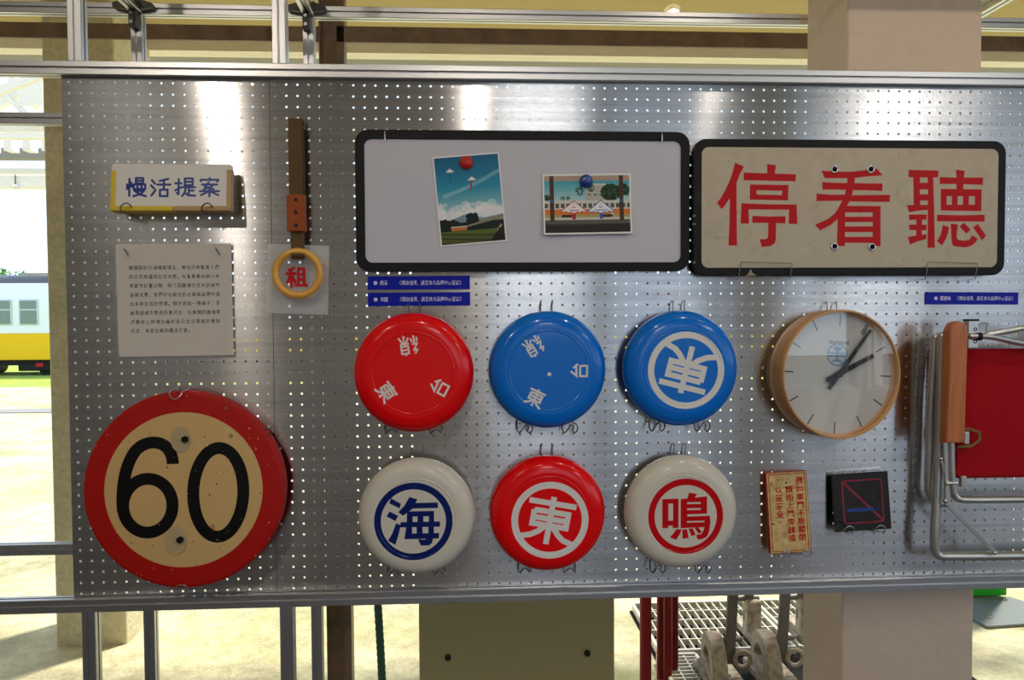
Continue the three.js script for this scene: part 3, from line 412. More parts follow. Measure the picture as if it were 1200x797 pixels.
{ // old switch levers with counterweights
  const mIron = std('#6e665c', .6, .35), rusty = dataTex(128, 128, (u, v) => { const q = vn(u * 64, v * 64, 1, 64) * .6 + vn(u * 16, v * 16, 0, 16) * .4; return q > .6 ? [150, 126, 108] : [196, 184, 160].map((x) => x - q * 50); }), mPaint = std('#ffffff', .7, 0, { map: rusty });
  const make = (label, weight) => {
    const t = thing('switch_lever', label, 'lever', null, 'old railway switch levers'), cut = boxUV;
    const b = part('bar', cut(new RoundedBoxGeometry(.042, .98, .02, 2, .004)), mIron, t, V(.008, .56, 0)); b.rotation.z = -.05;
    part('grip', new THREE.CylinderGeometry(.016, .018, .16, 14), mIron, t, V(.035, 1.1, 0));
    if (weight) { part('counterweight', new RoundedBoxGeometry(.135, .13, .05, 2, .012), mIron, t, V(.01, .4, .03)); part('bracket', cut(new RoundedBoxGeometry(.07, .16, .07, 2, .012)), mPaint, t, V(0, .09, .01)); }
    else {
      const q = new THREE.Shape(); q.absarc(0, 0, .16, 0, Math.PI); q.lineTo(-.16, -.03); q.lineTo(.16, -.03);
      const h = new THREE.Path(); h.absarc(0, .01, .105, .25, Math.PI - .25); q.holes.push(h);
      const g = new THREE.ExtrudeGeometry(q, { depth: .05, bevelEnabled: true, bevelSize: .006, bevelThickness: .006, bevelSegments: 2, curveSegments: 28 }); g.rotateY(Math.PI / 2 - .15); g.translate(-.105, .03, 0);
      part('quadrant', cut(g), mPaint, t);
      const hub = new THREE.TorusGeometry(.032, .009, 10, 24); part('ring', hub, mPaint, t, V(.03, .1, .03));
    }
    const ax = new THREE.CylinderGeometry(.011, .011, .13, 10); ax.rotateZ(Math.PI / 2); part('axle', ax, mIron, t, V(-.03, .17, .0));
    part('foot', cut(new RoundedBoxGeometry(weight ? .08 : .15, .03, .3, 2, .006)), mPaint, t, V(weight ? 0 : -.05, .015, .0));
    return t;
  };
  for (const [px, z, w, label] of [[859, -1.28, 0, 'old grey railway switch lever with a round quadrant, nearest the red posts'], [880, -1.72, 1, 'old grey railway switch lever with a block counterweight, between two quadrants'], [920, -1.28, 0, 'old grey railway switch lever with a round quadrant, beside the pale pillar'], [942, -1.72, 1, 'old grey railway switch lever half hidden behind the pale pillar']]) make(label, w).position.copy(P(px, 775, z)).setY(.041);
}
{ // green post on a steel base plate
  const t = thing('green_post', 'bright green box post bolted to a grey steel plate on the ground', 'post', G(1160, 702)); const o = t.position;
  const c = [[1128, 722], [1157, 737], [1215, 733], [1215, 712], [1182, 702], [1130, 703]].map((p) => G(...p)).map((p) => new THREE.Vector2(p.x - o.x, -(p.z - o.z)));
  const g = new THREE.ExtrudeGeometry(new THREE.Shape(c), { depth: .012, bevelEnabled: false }); g.rotateX(-Math.PI / 2); part('base_plate', boxUV(g), std('#767b78', .6, .3), t, V(0, .001, 0));
  const x0 = G(1132, 702).x, x1 = G(1182, 702).x; part('box', boxUV(new RoundedBoxGeometry(x1 - x0, 1.0, .16, 2, .008)), std('#1fae1a', .5), t, V((x0 + x1) / 2 - o.x, .513, -.085));
  for (const p of [[1178, 706], [1160, 727]]) { const q = G(...p).sub(o); part('bolt', new THREE.CylinderGeometry(.011, .013, .014, 6), mChrome, t, V(q.x, .02, q.z)); }
}
// the train beyond the far track, three carriages
[[-420, 125, 'white and yellow rail carriage on the far track, seen in the left pane'], [134, 680, 'white and yellow rail carriage on the far track, mostly hidden behind the board'], [689, 1235, 'white and yellow rail carriage on the far track, hidden behind the pale pillar']].forEach(([xa, xb, label]) => {
  const Z = -31, at = (x, y) => P(x, y, Z), top = at(30, 322), x1 = at(xb, 400).x, x0 = at(xa, 400).x, yb = at(30, 422).y, ym = at(30, 391).y, yt = at(30, 332).y;
  const t = thing('train_carriage', label, 'train', V((x0 + x1) / 2, -.9, Z - 1.4), 'carriages of the far train'), c = t.position, L = x1 - x0;
  const white = std('#eef1f4', .4), yel = std('#f2c012', .4);
  const put = (name, w, h, d, x, y, z, m, r = .04) => part(name, boxUV(new RoundedBoxGeometry(w, h, d, 2, r)), m, t, V(x - c.x, y - c.y, z - c.z));
  put('body', L, yt - ym, 2.8, c.x, (yt + ym) / 2, c.z, white); put('lower_body', L, ym - yb, 2.82, c.x, (ym + yb) / 2, c.z, yel);
  const roof = new THREE.CylinderGeometry(1.45, 1.45, L, 28, 1, false, 0, Math.PI); roof.rotateZ(Math.PI / 2); roof.rotateX(-Math.PI / 2); roof.scale(1, .28, 1); part('roof', roof, std('#d9dde0', .5), t, V(0, yt - c.y, 0));
  put('roof_vent', 1.1, .12, .6, at(xa === -420 ? 32 : xa + 60, 330).x, yt + .4, c.z + .5, mGreySteel, .03);
  const mWin = std('#7d8f86', .15), mFr = std('#c9ced0', .4);
  for (let i = 0; i < 16; i++) {
    const x = at(xa + 454 > xb - 5 ? xb - 30 : xa + (xa === -420 ? 454 : 515), 370).x - i * (at(34, 370).x - at(3, 370).x), w = .78, ya = at(30, 351).y, yc = at(30, 363).y, yd = at(30, 381).y;
    const f = part('window', boxUV(new RoundedBoxGeometry(w, ya - yd, .06, 2, .1)), mFr, t, V(x - c.x, (ya + yd) / 2 - c.y, 1.42));
    for (const [p, q, k] of [[ya - .05, yc + .03, 'pane'], [yc - .03, yd + .05, 'pane_001']]) { const m = new THREE.Mesh(new RoundedBoxGeometry(w - .12, p - q, .03, 2, .012), mWin); m.name = k; m.position.set(0, (p + q) / 2 - (ya + yd) / 2, .03); f.add(m); }
  }
  put('underframe', L * .98, .24, 2.2, c.x, yb - .12, c.z, mDark, .02);
  for (const px of [xa + 468, xa + 380, xa + 60]) { const w = new THREE.CylinderGeometry(.3, .3, 2.0, 24); w.rotateX(Math.PI / 2); part('wheelset', w, mDark, t, V(at(px, 430).x - c.x, .3, 0)); }
  put('battery_box', 1.3, .35, 2.3, at(xa + 456, 430).x, yb - .3, c.z, mDark, .03); put('tail_lamp', .3, .16, .05, at(xa + 463, 430).x, yb - .22, c.z + 1.17, std('#c0202a', .4), .02);
});
{ // trees beyond the train
  const mLeaf = [std('#7d9a4e', .9), std('#93ab62', .9)], mTrunk = std('#5f4c38', .9);
  const tree = (x, z, h, r, label, k) => {
    const t = thing('broadleaf_tree', label, 'tree', V(x, -.9, z), 'trees beyond the train'); part('trunk', new THREE.CylinderGeometry(.12, .22, h * .6, 10), mTrunk, t, V(0, h * .3, 0));
    const pos = [], v = V(0, 0, 0);
    for (let i = 0; i < 1500; i++) {
      const b = Math.floor(rnd() * 9), ba = b * 2.4, bc = V(Math.cos(ba) * r * .5, h * .72 + Math.sin(b * 1.9) * h * .16, Math.sin(ba) * r * .5), rr = r * .55 * Math.cbrt(rnd()), u = rnd() * 2 - 1, a = rnd() * 6.283, s = Math.sqrt(1 - u * u);
      v.set(s * Math.cos(a) * rr, u * rr * .8, s * Math.sin(a) * rr).add(bc);
      for (let k2 = 0; k2 < 3; k2++) pos.push(v.x + (rnd() - .5) * .42, v.y + (rnd() - .5) * .36, v.z + (rnd() - .5) * .42);
    }
    const g = new THREE.BufferGeometry(); g.setAttribute('position', new THREE.Float32BufferAttribute(pos, 3)); g.computeVertexNormals(); const f = part('foliage', g, mLeaf[k], t); f.userData.kind = 'stuff';
  };
  tree(P(5, 300, -44).x, -44, 5.2, 2.2, 'green leafy tree behind the train at the edge of the pane', 0); tree(P(42, 300, -46).x + 2.5, -52, 5.3, 2.6, 'paler green tree behind the train beside the pillar', 1);
}
// ---------------------------------------------------------------- the display board: two perforated panels in an extrusion frame
const PITCH = .025, ROW0 = EYE.y + .5212, RIM = .0028, THICK = .004;
{
  const board = thing('display_board', 'brushed aluminium pegboard in an extruded aluminium frame before the windows', 'pegboard');
  const N = 16, dirs = [...Array(N)].map((_, i) => { const a = (i + .5) / N * 2 * Math.PI; return [Math.cos(a), Math.sin(a)]; });
  const sq = [...Array(N)].map((_, i) => { const a = i / N * 2 * Math.PI; const c = Math.cos(a), s = Math.sin(a), m = Math.max(Math.abs(c), Math.abs(s)); return [c / m, s / m, c, s]; });
  function panel(c0, c1, xl, xr) {
    const pos = [], nor = [], idx = []; const h = PITCH / 2;
    const vert = (x, y, z, a, b, c) => { pos.push(x, y, z); nor.push(a, b, c); return pos.length / 3 - 1; };
    for (let r = 0; r <= 46; r++) for (let k = c0; k <= c1; k++) {
      const cx = k * PITCH, cy = ROW0 - r * PITCH, L = k === c0 ? xl - cx : -h, R = k === c1 ? xr - cx : h, T = r ? h : .02, B = r < 46 ? -h : -.02;
      const base = [];
      for (const [sx, sy, c, s] of sq) base.push([
        vert(cx + (sx > 0 ? sx * R : -sx * L), cy + (sy > 0 ? sy * T : -sy * B), 0, 0, 0, 1), vert(cx + c * RIM, cy + s * RIM, 0, 0, 0, 1),
        vert(cx + c * RIM, cy + s * RIM, 0, -c, -s, 0), vert(cx + c * RIM, cy + s * RIM, -THICK, -c, -s, 0),
        vert(cx + c * RIM, cy + s * RIM, -THICK, 0, 0, -1), vert(cx + (sx > 0 ? sx * R : -sx * L), cy + (sy > 0 ? sy * T : -sy * B), -THICK, 0, 0, -1)]);
      for (let i = 0; i < N; i++) { const a = base[i], b = base[(i + 1) % N]; for (const q of [0, 2, 4]) idx.push(a[q], b[q], b[q + 1], a[q], b[q + 1], a[q + 1]); }
    }
    const g = new THREE.BufferGeometry(); g.setAttribute('position', new THREE.Float32BufferAttribute(pos, 3)); g.setAttribute('normal', new THREE.Float32BufferAttribute(nor, 3)); g.setIndex(idx);
    return planeUV(g, 0, 0, 1, 1);
  }
  const seam = 17.52 * PITCH;
  part('panel', panel(0, 17, -.0165, seam - .0006), mPanel, board); part('panel', panel(18, 97, seam + .0006, 97.5 * PITCH), mPanel, board);
  part('seam_light_stop', box(.03, 1.19, .003, .0005), mAlu, board, V(seam, ROW0 - .575, -THICK - .002));  // unseen backing strip, added to stop daylight showing through the seam
  const S3 = .03, zr = .004, yt = P(600, 85.2, zr + .015).y, yb = P(600, 697.5, zr + .015).y, x0 = -2.2, x1 = 2.9;
  part('rail', bar(V(x0, yt, zr), V(x1, yt, zr)), mAlu, board); part('rail', bar(V(x0, yb, zr), V(x1, yb, zr)), mAlu, board); part('rail', bar(V(x0, 2.385, zr), V(x1, 2.385, zr)), mAlu, board);
  for (const [pt, pb] of [[[87, 40], [104, 755]], [[326.5, 40], [336, 755]]]) {
    const a = P(...pt, zr + .015).x, b = P(...pb, zr + .015).x;
    part('post', bar(V(a, yt + .015, zr), V(a, RH, zr)), mAlu, board); part('post', bar(V(b, 0, zr), V(b, yb - .015, zr)), mAlu, board);
  }
}
// ---------------------------------------------------------------- things on the board
const WHITE = '#e6e2dc';
function wire(name, label, group, pts, r = .0014, seg = 60, tension = .5, mat = mWire) {
  const w = pts.map((p) => P(...p)), o = w[0].clone(); return one(name, tube(w.map((p) => p.sub(o)), r, seg, false, 7, tension), mat, label, 'hook', o, group);
}
function disc(px, py, rpx, label, draw, base, name = 'flying_disc', tilt = [0, 0]) {   // plastic flying disc, plate face towards the room
  const zc = .045, at = P(px, py, zc), R = rpx / FOCAL * (EYE.z - zc), k = R / .131;
  const prof = [[.0, .030], [.5, .030], [.655, .0298], [.672, .0308], [.690, .0303], [.74, .0303], [.80, .0292], [.87, .0262], [.93, .0205], [.97, .0135], [.993, .006], [1, .0], [.998, -.006], [.985, -.010], [.972, -.006], [.975, .0], [.955, .012], [.91, .021], [.8, .027], [0, .026]];
  const fine = new THREE.SplineCurve(prof.slice(2, 14).map(([a, b]) => new THREE.Vector2(a * R, b * k))).getPoints(70);
  const pts = [new THREE.Vector2(0, prof[0][1] * k), new THREE.Vector2(R * .5, prof[1][1] * k), ...fine, ...prof.slice(14).map(([a, b]) => new THREE.Vector2(a * R, b * k))];
  const g = new THREE.LatheGeometry(pts.reverse(), 96); g.rotateX(Math.PI / 2); planeUV(g, -R, -R, 2 * R, 2 * R);
  const tex = canvasTex(768, 768, (c, w) => { c.fillStyle = base; c.fillRect(0, 0, w, w); c.scale(w / 2, w / 2); c.translate(1, 1); draw(c); });
  const m = one(name, g, phys({ map: tex, roughness: .2, specularIntensity: .5, clearcoat: .35, clearcoatRoughness: .05, ior: 1.48 }), label, 'frisbee', at, 'flying discs on the board'); m.rotation.set(tilt[0], tilt[1], 0); return m;
}
const chars3 = (list) => (c) => list.forEach(([ch, x, y, s]) => turned(c, x, y, Math.atan2(-x, y), () => write(c, ch, -s / 2, -s / 2, s, s, s * (ch === '線' ? .092 : .115), WHITE)));
const ring = (c, x, y, ro, ri, color) => { c.strokeStyle = color; c.lineWidth = ro - ri; c.beginPath(); c.arc(x, y, (ro + ri) / 2, 0, 7); c.stroke(); };
const EAST = ['0 15 100 15', '50 1 50 101', '14 33 86 33 86 62 14 62 14 33', '14 48 86 48', '43 62 30 76 14 86 -16 95', '57 62 72 79 84 88 112 96'];
function ringEast(c, x, y, s, a) {
  turned(c, x, y, a, () => { c.strokeStyle = WHITE; c.lineWidth = .118 * s; c.lineCap = 'butt'; c.lineJoin = 'miter'; for (const t of EAST) { const n = t.split(' ').map((v) => (v / 100 - .5) * s); c.beginPath(); for (let i = 0; i < n.length; i += 2) i ? c.lineTo(n[i], n[i + 1]) : c.moveTo(n[0], n[1]); c.stroke(); } });
}
function inDisc(c, cx, cy, R, f) { c.save(); c.scale(1 / R, 1 / R); c.translate(-cx, -cy); f(); c.restore(); }
const RED = '#f0030a', BLUE = '#0072d8', IVORY = '#d9d2c2', NAVY = '#0a1f66';
disc(485.2, 436.5, 69.6, 'glossy red flying disc with three separate small white characters', chars3([['線', -.066, -.46, .33], ['台', .426, .234, .31], ['東', -.434, .30, .32]]), RED);
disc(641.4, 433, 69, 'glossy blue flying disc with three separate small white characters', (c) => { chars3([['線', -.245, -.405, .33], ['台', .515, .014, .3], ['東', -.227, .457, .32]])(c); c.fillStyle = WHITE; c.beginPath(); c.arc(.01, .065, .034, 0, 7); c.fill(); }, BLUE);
disc(796.6, 431.6, 68.6, 'glossy blue flying disc with an upside-down white character inside a ring', (c) => { ring(c, .047, .02, .66, .55, WHITE); ringEast(c, .05, .02, .82, -165.5 * Math.PI / 180); }, BLUE);
disc(488.7, 604, 68.3, 'ivory flying disc with a navy character inside a navy ring', (c) => inDisc(c, 391.5, 393, 365, () => { ring(c, 375, 409, 241, 200, NAVY); c.fillStyle = NAVY; BIG.海.forEach((p) => outline(c, p)); }), IVORY);
disc(641.6, 600.8, 68.4, 'glossy red flying disc with a tilted white character inside a white ring', (c) => { ring(c, .02, .072, .66, .545, WHITE); ringEast(c, .02, .07, .82, 10.6 * Math.PI / 180); }, RED);
disc(797, 599, 67.8, 'ivory flying disc with a red character inside a red ring', (c) => inDisc(c, 409, 388, 358, () => { const q = '#c8040e'; ring(c, 422, 400, 236, 196, q); c.fillStyle = q; BIG.鳴.forEach((p) => outline(c, p)); }), IVORY);
{ // pins above and curled wires below every disc
  const rows = [[485, 367, 505, 'red disc with three characters'], [641, 363.5, 502, 'blue disc with three characters'], [796, 363.5, 500, 'blue disc with the ringed character'], [488.5, 536, 672, 'ivory disc with navy print'], [641.5, 532.5, 669, 'red disc with the ringed character'], [797, 531.5, 666, 'ivory disc with red print']];
  rows.forEach(([x, yt, yb, what], i) => {
    [-7, 6.5].forEach((dx, j) => wire('wire_pin', (j ? 'second' : 'first') + ' thin wire pin above the ' + what, 'wire pins above the discs', [[x + dx, yt - 11, -.006], [x + dx, yt - 11, .006], [x + dx, yt - 10, .012], [x + dx - .5, yt - 3, .016], [x + dx - .5, yt + 7, .016]], .0014, 40));
    [-27, 26].forEach((dx, j) => {
      const X = x + dx, Y = yb - 3, lab = (j ? 'second' : 'first') + ' curled wire hook under the ' + what;
      if (i % 3 === 0 || i === 4) wire('curled_hook', lab, 'curled wire hooks under the discs', [[X - 7, Y - 6, -.005], [X - 7, Y - 5, .006], [X - 7, Y + 2, .02], [X - 6, Y + 5, .05], [X - 2, Y + 1, .058], [X + 2, Y, .058], [X + 6, Y + 4, .05], [X + 7, Y + 2, .02], [X + 6.5, Y - 5, .006], [X + 6.5, Y - 6, -.005]].map(([a, b, c]) => [a, b + (i === 0 ? 1 : 0), c]), .0016);
      else wire('curled_hook', lab, 'curled wire hooks under the discs', [[X - 8, Y - 9, -.005], [X - 8, Y - 7, .012], [X - 8, Y + 4, .03], [X - 5, Y + 8, .05], [X - 1, Y + 3, .056], [X + 2, Y - 1, .05], [X + 5, Y + 1, .03], [X + 4, Y + 6, .028], [X + 7, Y + 8, .045], [X + 10, Y + 4, .05], [X + 9, Y - 1, .03], [X + 6, Y - 3, -.005]], .0016);
    });
  });
}
{ // speed limit sign
  const z = .05, at = P(216.3, 573.6, z), R = 114 / FOCAL * (EYE.z - z), t = thing('speed_sign', 'round red and cream road sign with black 60, worn and bolted', 'road sign', at);
  const tex = canvasTex(1024, 1024, (c, w) => {
    c.scale(w / 2, w / 2); c.translate(1, 1); c.fillStyle = '#b0160f'; c.fillRect(-1, -1, 2, 2);
    c.fillStyle = '#d3ae72'; c.beginPath(); c.arc(0, 0, .783, 0, 7); c.fill();
    c.scale(1 / 370, 1 / 370); c.translate(-375, -403); c.strokeStyle = '#0b0a0a'; c.lineWidth = 44; c.lineCap = 'butt';
    c.beginPath(); c.ellipse(243, 460, 90, 100, .02, 0, 7); c.stroke();
    c.beginPath(); c.moveTo(335, 306); c.bezierCurveTo(334, 210, 236, 205, 196, 260); c.bezierCurveTo(160, 310, 146, 400, 153, 480); c.stroke();
    c.beginPath(); c.ellipse(501, 415, 92, 166, .03, 0, 7); c.stroke();
    for (let i = 0; i < 260; i++) { const a = rnd() * 6.28, r = 372 * Math.sqrt(rnd()), s = .6 + rnd() * rnd() * 3.2; c.fillStyle = rnd() < .5 ? 'rgba(226,206,170,.75)' : 'rgba(60,36,22,.7)'; c.beginPath(); c.arc(375 + r * Math.cos(a), 403 + r * Math.sin(a), s, 0, 7); c.fill(); }
    for (let i = 0; i < 70; i++) { const a = rnd() * 6.28, r = 362 + rnd() * 8; c.fillStyle = 'rgba(70,40,30,.7)'; c.beginPath(); c.arc(375 + r * Math.cos(a), 403 + r * Math.sin(a), 1 + rnd() * 4, 0, 7); c.fill(); }
    c.fillStyle = 'rgba(120,110,95,.7)'; c.beginPath(); c.arc(548, 204, 8, 0, 7); c.arc(532, 100, 7, 0, 7); c.fill();
    c.fillStyle = 'rgba(120,70,40,.4)'; c.beginPath(); c.ellipse(480, 548, 8, 16, 0, 0, 7); c.fill();
  });
  const pts = [[0, .004], [.96, .004], [.975, .0035], [.992, .0005], [1, -.006], [1, -.024], [.985, -.024], [.985, -.004], [0, -.002]].map(([a, b]) => new THREE.Vector2(a * R, b));
  const g = toCreasedNormals(new THREE.LatheGeometry(pts.reverse(), 96), .6); g.rotateX(Math.PI / 2); planeUV(g, -R, -R, 2 * R, 2 * R);
  part('face', g, std('#ffffff', .5, 0, { map: tex }), t);
  const u = (x, y) => V((x - 375) / 370 * R, -(y - 403) / 370 * R, 0), mWasher = std('#b8a27c', .75);
  for (const [x, y, w, h, bx, by] of [[365, 215, 36, 47, 383, 214], [345, 592, 40, 52, 363, 588]]) {
    const wg = new THREE.CylinderGeometry(1, 1.03, .003, 32); wg.rotateX(Math.PI / 2); wg.scale(w / 370 * R, h / 370 * R, 1); part('washer', wg, mWasher, t, u(x, y).setZ(.005));
    const bg = new THREE.CylinderGeometry(.0078, .0082, .009, 6); bg.rotateX(Math.PI / 2); part('bolt', bg, std('#2a211b', .35, .7), t, u(bx, by).setZ(.008));
  }
  t.rotation.set(-.035, 0, 0);
  wire('ring_hook', 'shiny wire ring hook at the top rim of the 60 sign', 'ring hooks of the 60 sign', [[212, 452, -.004], [200, 458, .03], [199, 464, .06], [205, 468, .064], [211, 464, .062], [214, 459, .055], [219, 457, .03], [222, 454, -.004]], .0013, 60, .5, mChrome);
  wire('ring_hook', 'shiny wire ring hook at the bottom rim of the 60 sign', 'ring hooks of the 60 sign', [[208, 692, -.004], [206, 690, .03], [207, 687, .06], [213, 686, .066], [219, 687, .06], [220, 690, .03], [219, 692, -.004]], .0013, 60, .5, mChrome);
}
{ // whiteboard with two photographs under magnets
  const z = .02, a = P(417, 235, z), b = P(808, 235, z), y0 = P(612, 317.5, z).y, y1 = P(612, 153.5, z).y, w = b.x - a.x, h = y1 - y0, at = V((a.x + b.x) / 2, (y0 + y1) / 2, 0), t = thing('whiteboard', 'pale grey whiteboard with thick black rounded border', 'whiteboard', at), e = .0185;
  part('sheet', plate(w - e, h - e, .012, .016), std('#cdcad3', .5), t, V(0, 0, .004));
  const s = roundRect(w, h, .03); s.holes.push(new THREE.Path(roundRect(w - 2 * e, h - 2 * e, .018).getPoints(10).reverse()));
  const g = new THREE.ExtrudeGeometry(s, { depth: .016, bevelEnabled: true, bevelSize: .001, bevelThickness: .001, bevelSegments: 2, curveSegments: 12 }); part('border', g, std('#1b1b1d', .55), t, V(0, 0, .003));
  for (const [x, y, k] of [[451, 160, 'first'], [775.5, 161, 'second']]) {
    const c = thing('board_clip', 'small steel clip hooked over the top border of the whiteboard, ' + (k === 'first' ? 'above the landscape photo' : 'beside the red lettered sign'), 'clip', P(x, y, .022), 'clips on the whiteboard');
    part('tongue', box(.0036, .019, .003, .001), mChrome, c, V(0, -.004, .002)); part('hook', tube([V(0, .004, .002), V(0, .012, .0), V(0, .015, -.012), V(0, .012, -.028)], .0011, 20), mWire, c);
  }
  const zf = .0165;
  const photo = (corners, label, px, draw, curl = 0) => {
    const [tl, tr, br, bl] = corners.map((p) => P(...p, zf)), cen = tl.clone().add(tr).add(br).add(bl).multiplyScalar(.25), pw = (tl.distanceTo(tr) + bl.distanceTo(br)) / 2, ph = (tl.distanceTo(bl) + tr.distanceTo(br)) / 2;
    const gx = new THREE.BoxGeometry(pw, ph, .0006, 12, 12, 1), p = gx.attributes.position; for (let i = 0; i < p.count; i++) { const v = Math.max(0, .5 - p.getY(i) / ph), q = Math.abs(p.getX(i) / pw * 2); p.setZ(i, p.getZ(i) + curl * v * v + curl * .4 * q * q * v); } gx.computeVertexNormals(); planeUV(gx, -pw / 2, -ph / 2, pw, ph);
    const m = one('photo_print', gx, std('#ffffff', .35, 0, { map: canvasTex(px[0], px[1], draw) }), label, 'photo', cen.setZ(zf + .001), 'photos on the whiteboard'); m.rotation.z = Math.atan2(tr.y - tl.y + br.y - bl.y, tr.x - tl.x + br.x - bl.x);
  };
  const kite = (c, x, y, s, color, txt) => { c.save(); c.translate(x, y); c.scale(s, s); c.fillStyle = '#f2ecec'; c.strokeStyle = color; c.lineWidth = 7; c.lineJoin = 'round'; c.beginPath(); c.moveTo(0, -70); c.lineTo(120, 28); c.quadraticCurveTo(110, 42, 92, 36); c.lineTo(70, 30); c.lineTo(62, 46); c.lineTo(30, 36); c.lineTo(0, 52); c.lineTo(-30, 36); c.lineTo(-62, 46); c.lineTo(-70, 30); c.lineTo(-92, 36); c.quadraticCurveTo(-110, 42, -120, 28); c.closePath(); c.fill(); c.stroke(); c.fillStyle = color; c.textAlign = 'center'; c.font = 'bold 26px sans-serif'; txt.forEach((w, i) => c.fillText(w, 0, -28 + i * 28)); c.restore(); };
  photo([[506.5, 184.7], [584.5, 178.2], [594.3, 282.7], [516.7, 289.2]], 'upright photo of two kites in a blue sky above rails', [384, 512], (c, w, h) => {
    c.fillStyle = '#f1efec'; c.fillRect(0, 0, w, h); c.save(); c.beginPath(); c.rect(8, 8, w - 16, h - 16); c.clip();
    let g = c.createLinearGradient(0, 0, 0, h); g.addColorStop(0, '#0d5f86'); g.addColorStop(.35, '#2b90b0'); g.addColorStop(.6, '#9cc6cc'); g.addColorStop(.7, '#d9dedb'); c.fillStyle = g; c.fillRect(0, 0, w, h);
    c.strokeStyle = 'rgba(235,240,240,.35)'; c.lineWidth = 22; c.beginPath(); c.moveTo(40, 230); c.quadraticCurveTo(200, 190, 380, 100); c.stroke();
    for (let i = 0; i < 90; i++) { c.fillStyle = `rgba(${225 + rnd() * 25},${228 + rnd() * 22},${228 + rnd() * 20},.5)`; c.beginPath(); c.arc(rnd() * w, 300 + rnd() * 60 - (rnd() * rnd()) * 30, 8 + rnd() * 22, 0, 7); c.fill(); }
    c.fillStyle = '#7f9aa8'; c.beginPath(); c.moveTo(60, 372); c.lineTo(150, 340); c.lineTo(260, 366); c.lineTo(384, 350); c.lineTo(384, 400); c.lineTo(60, 400); c.fill();
    c.fillStyle = '#15211a'; c.fillRect(0, 384, w, 50); for (let i = 0; i < 60; i++) { c.beginPath(); c.arc(rnd() * 110, 378 + rnd() * 30, 10 + rnd() * 10, 0, 7); c.fill(); c.beginPath(); c.arc(172 + rnd() * 50, 346 + rnd() * 34, 8 + rnd() * 8, 0, 7); c.fill(); }
    c.fillStyle = '#8e8368'; c.beginPath(); c.moveTo(150, 405); c.lineTo(384, 352); c.lineTo(384, 372); c.lineTo(150, 415); c.fill(); c.fillStyle = '#cf7a38'; c.fillRect(70, 410, 90, 20); c.fillStyle = '#d9d0b8'; c.fillRect(70, 404, 90, 7);
    g = c.createLinearGradient(0, 430, 0, 512); g.addColorStop(0, '#5b7326'); g.addColorStop(1, '#4f5222'); c.fillStyle = g; c.fillRect(0, 432, w, 90);
    c.strokeStyle = '#352e22'; c.lineWidth = 7; for (const o of [0, 40, 90, 130]) { c.beginPath(); c.moveTo(-30, 440 + o * .6); c.lineTo(330, 470 + o * .8); c.stroke(); }
    c.strokeStyle = '#1d1a17'; c.lineWidth = 34; c.beginPath(); c.moveTo(300, 520); c.lineTo(360, 440); c.stroke(); c.strokeStyle = '#b98d6d'; c.lineWidth = 14; c.beginPath(); c.moveTo(335, 446); c.lineTo(362, 412); c.stroke(); c.fillStyle = '#221c18'; c.fillRect(340, 430, 50, 90);
    kite(c, 92, 86, .22, '#2d5c9c', []); c.strokeStyle = '#2560a8'; c.lineWidth = 5; c.beginPath(); c.moveTo(92, 96); c.lineTo(88, 158); c.stroke();
    kite(c, 214, 140, .22, '#b3202c', []); c.strokeStyle = '#c01f2a'; c.lineWidth = 8; c.beginPath(); c.moveTo(212, 150); c.lineTo(200, 206); c.stroke(); c.restore();
  });
  photo([[635.4, 204.7], [739, 203.2], [739.9, 274], [637, 275.5]], 'wide photo of a red and a blue sign board before an orange train', [768, 512], (c, w, h) => {
    c.fillStyle = '#f1efec'; c.fillRect(0, 0, w, h); c.save(); c.beginPath(); c.rect(14, 14, w - 28, h - 28); c.clip();
    let g = c.createLinearGradient(0, 50, 0, 230); g.addColorStop(0, '#3f9fb4'); g.addColorStop(1, '#b9d6d6'); c.fillStyle = g; c.fillRect(0, 0, w, h); c.fillStyle = '#b79c88'; c.fillRect(0, 0, w, 58);
    c.fillStyle = '#b9b5a8'; c.fillRect(370, 90, 180, 140); c.fillStyle = '#ded9cc'; c.fillRect(370, 84, 180, 10); c.fillStyle = '#6f7468'; for (let i = 0; i < 3; i++) c.fillRect(390 + i * 50, 170, 30, 14);
    const tuft = (x, y, r, n, k) => { for (let i = 0; i < n; i++) { c.fillStyle = ['#1f3a1c', '#2c5027', '#16280f'][Math.floor(rnd() * 3)]; const a = rnd() * 6.3, q = r * Math.sqrt(rnd()); c.beginPath(); c.arc(x + q * Math.cos(a), y + q * Math.sin(a) * k, r * .16, 0, 7); c.fill(); } };
    tuft(590, 160, 80, 200, .8); tuft(700, 140, 60, 100, .8); tuft(30, 200, 40, 60, .6); tuft(170, 205, 20, 30, 1); tuft(215, 205, 20, 30, 1); tuft(320, 140, 34, 40, 1.2); tuft(420, 120, 30, 40, 1);
    c.fillStyle = '#d7d0c2'; c.fillRect(0, 225, 590, 80); c.fillRect(610, 225, 160, 80); c.fillStyle = '#56544e'; for (let i = 0; i < 16; i++) c.fillRect(10 + i * 48, 250, 32, 38);
    c.fillStyle = '#e07a28'; c.fillRect(0, 300, 590, 46); c.fillRect(610, 300, 160, 46); c.fillStyle = '#a3a36c'; c.fillRect(0, 346, w, 24); c.fillStyle = '#26241f'; c.fillRect(160, 346, 90, 22); c.fillRect(520, 346, 80, 22); c.fillStyle = '#cfc6b4'; c.fillRect(0, 368, w, 24);
    c.fillStyle = '#5a5650'; c.fillRect(0, 390, w, 40); c.fillStyle = '#24201d'; c.fillRect(0, 424, w, 90); c.fillStyle = '#3a3430'; c.fillRect(0, 424, 480, 12);
    for (const x of [60, 664]) { c.fillStyle = '#4d2f20'; c.fillRect(x, 14, 36, 384); c.fillStyle = '#2f5d8c'; c.fillRect(x, 215, 36, 26); }
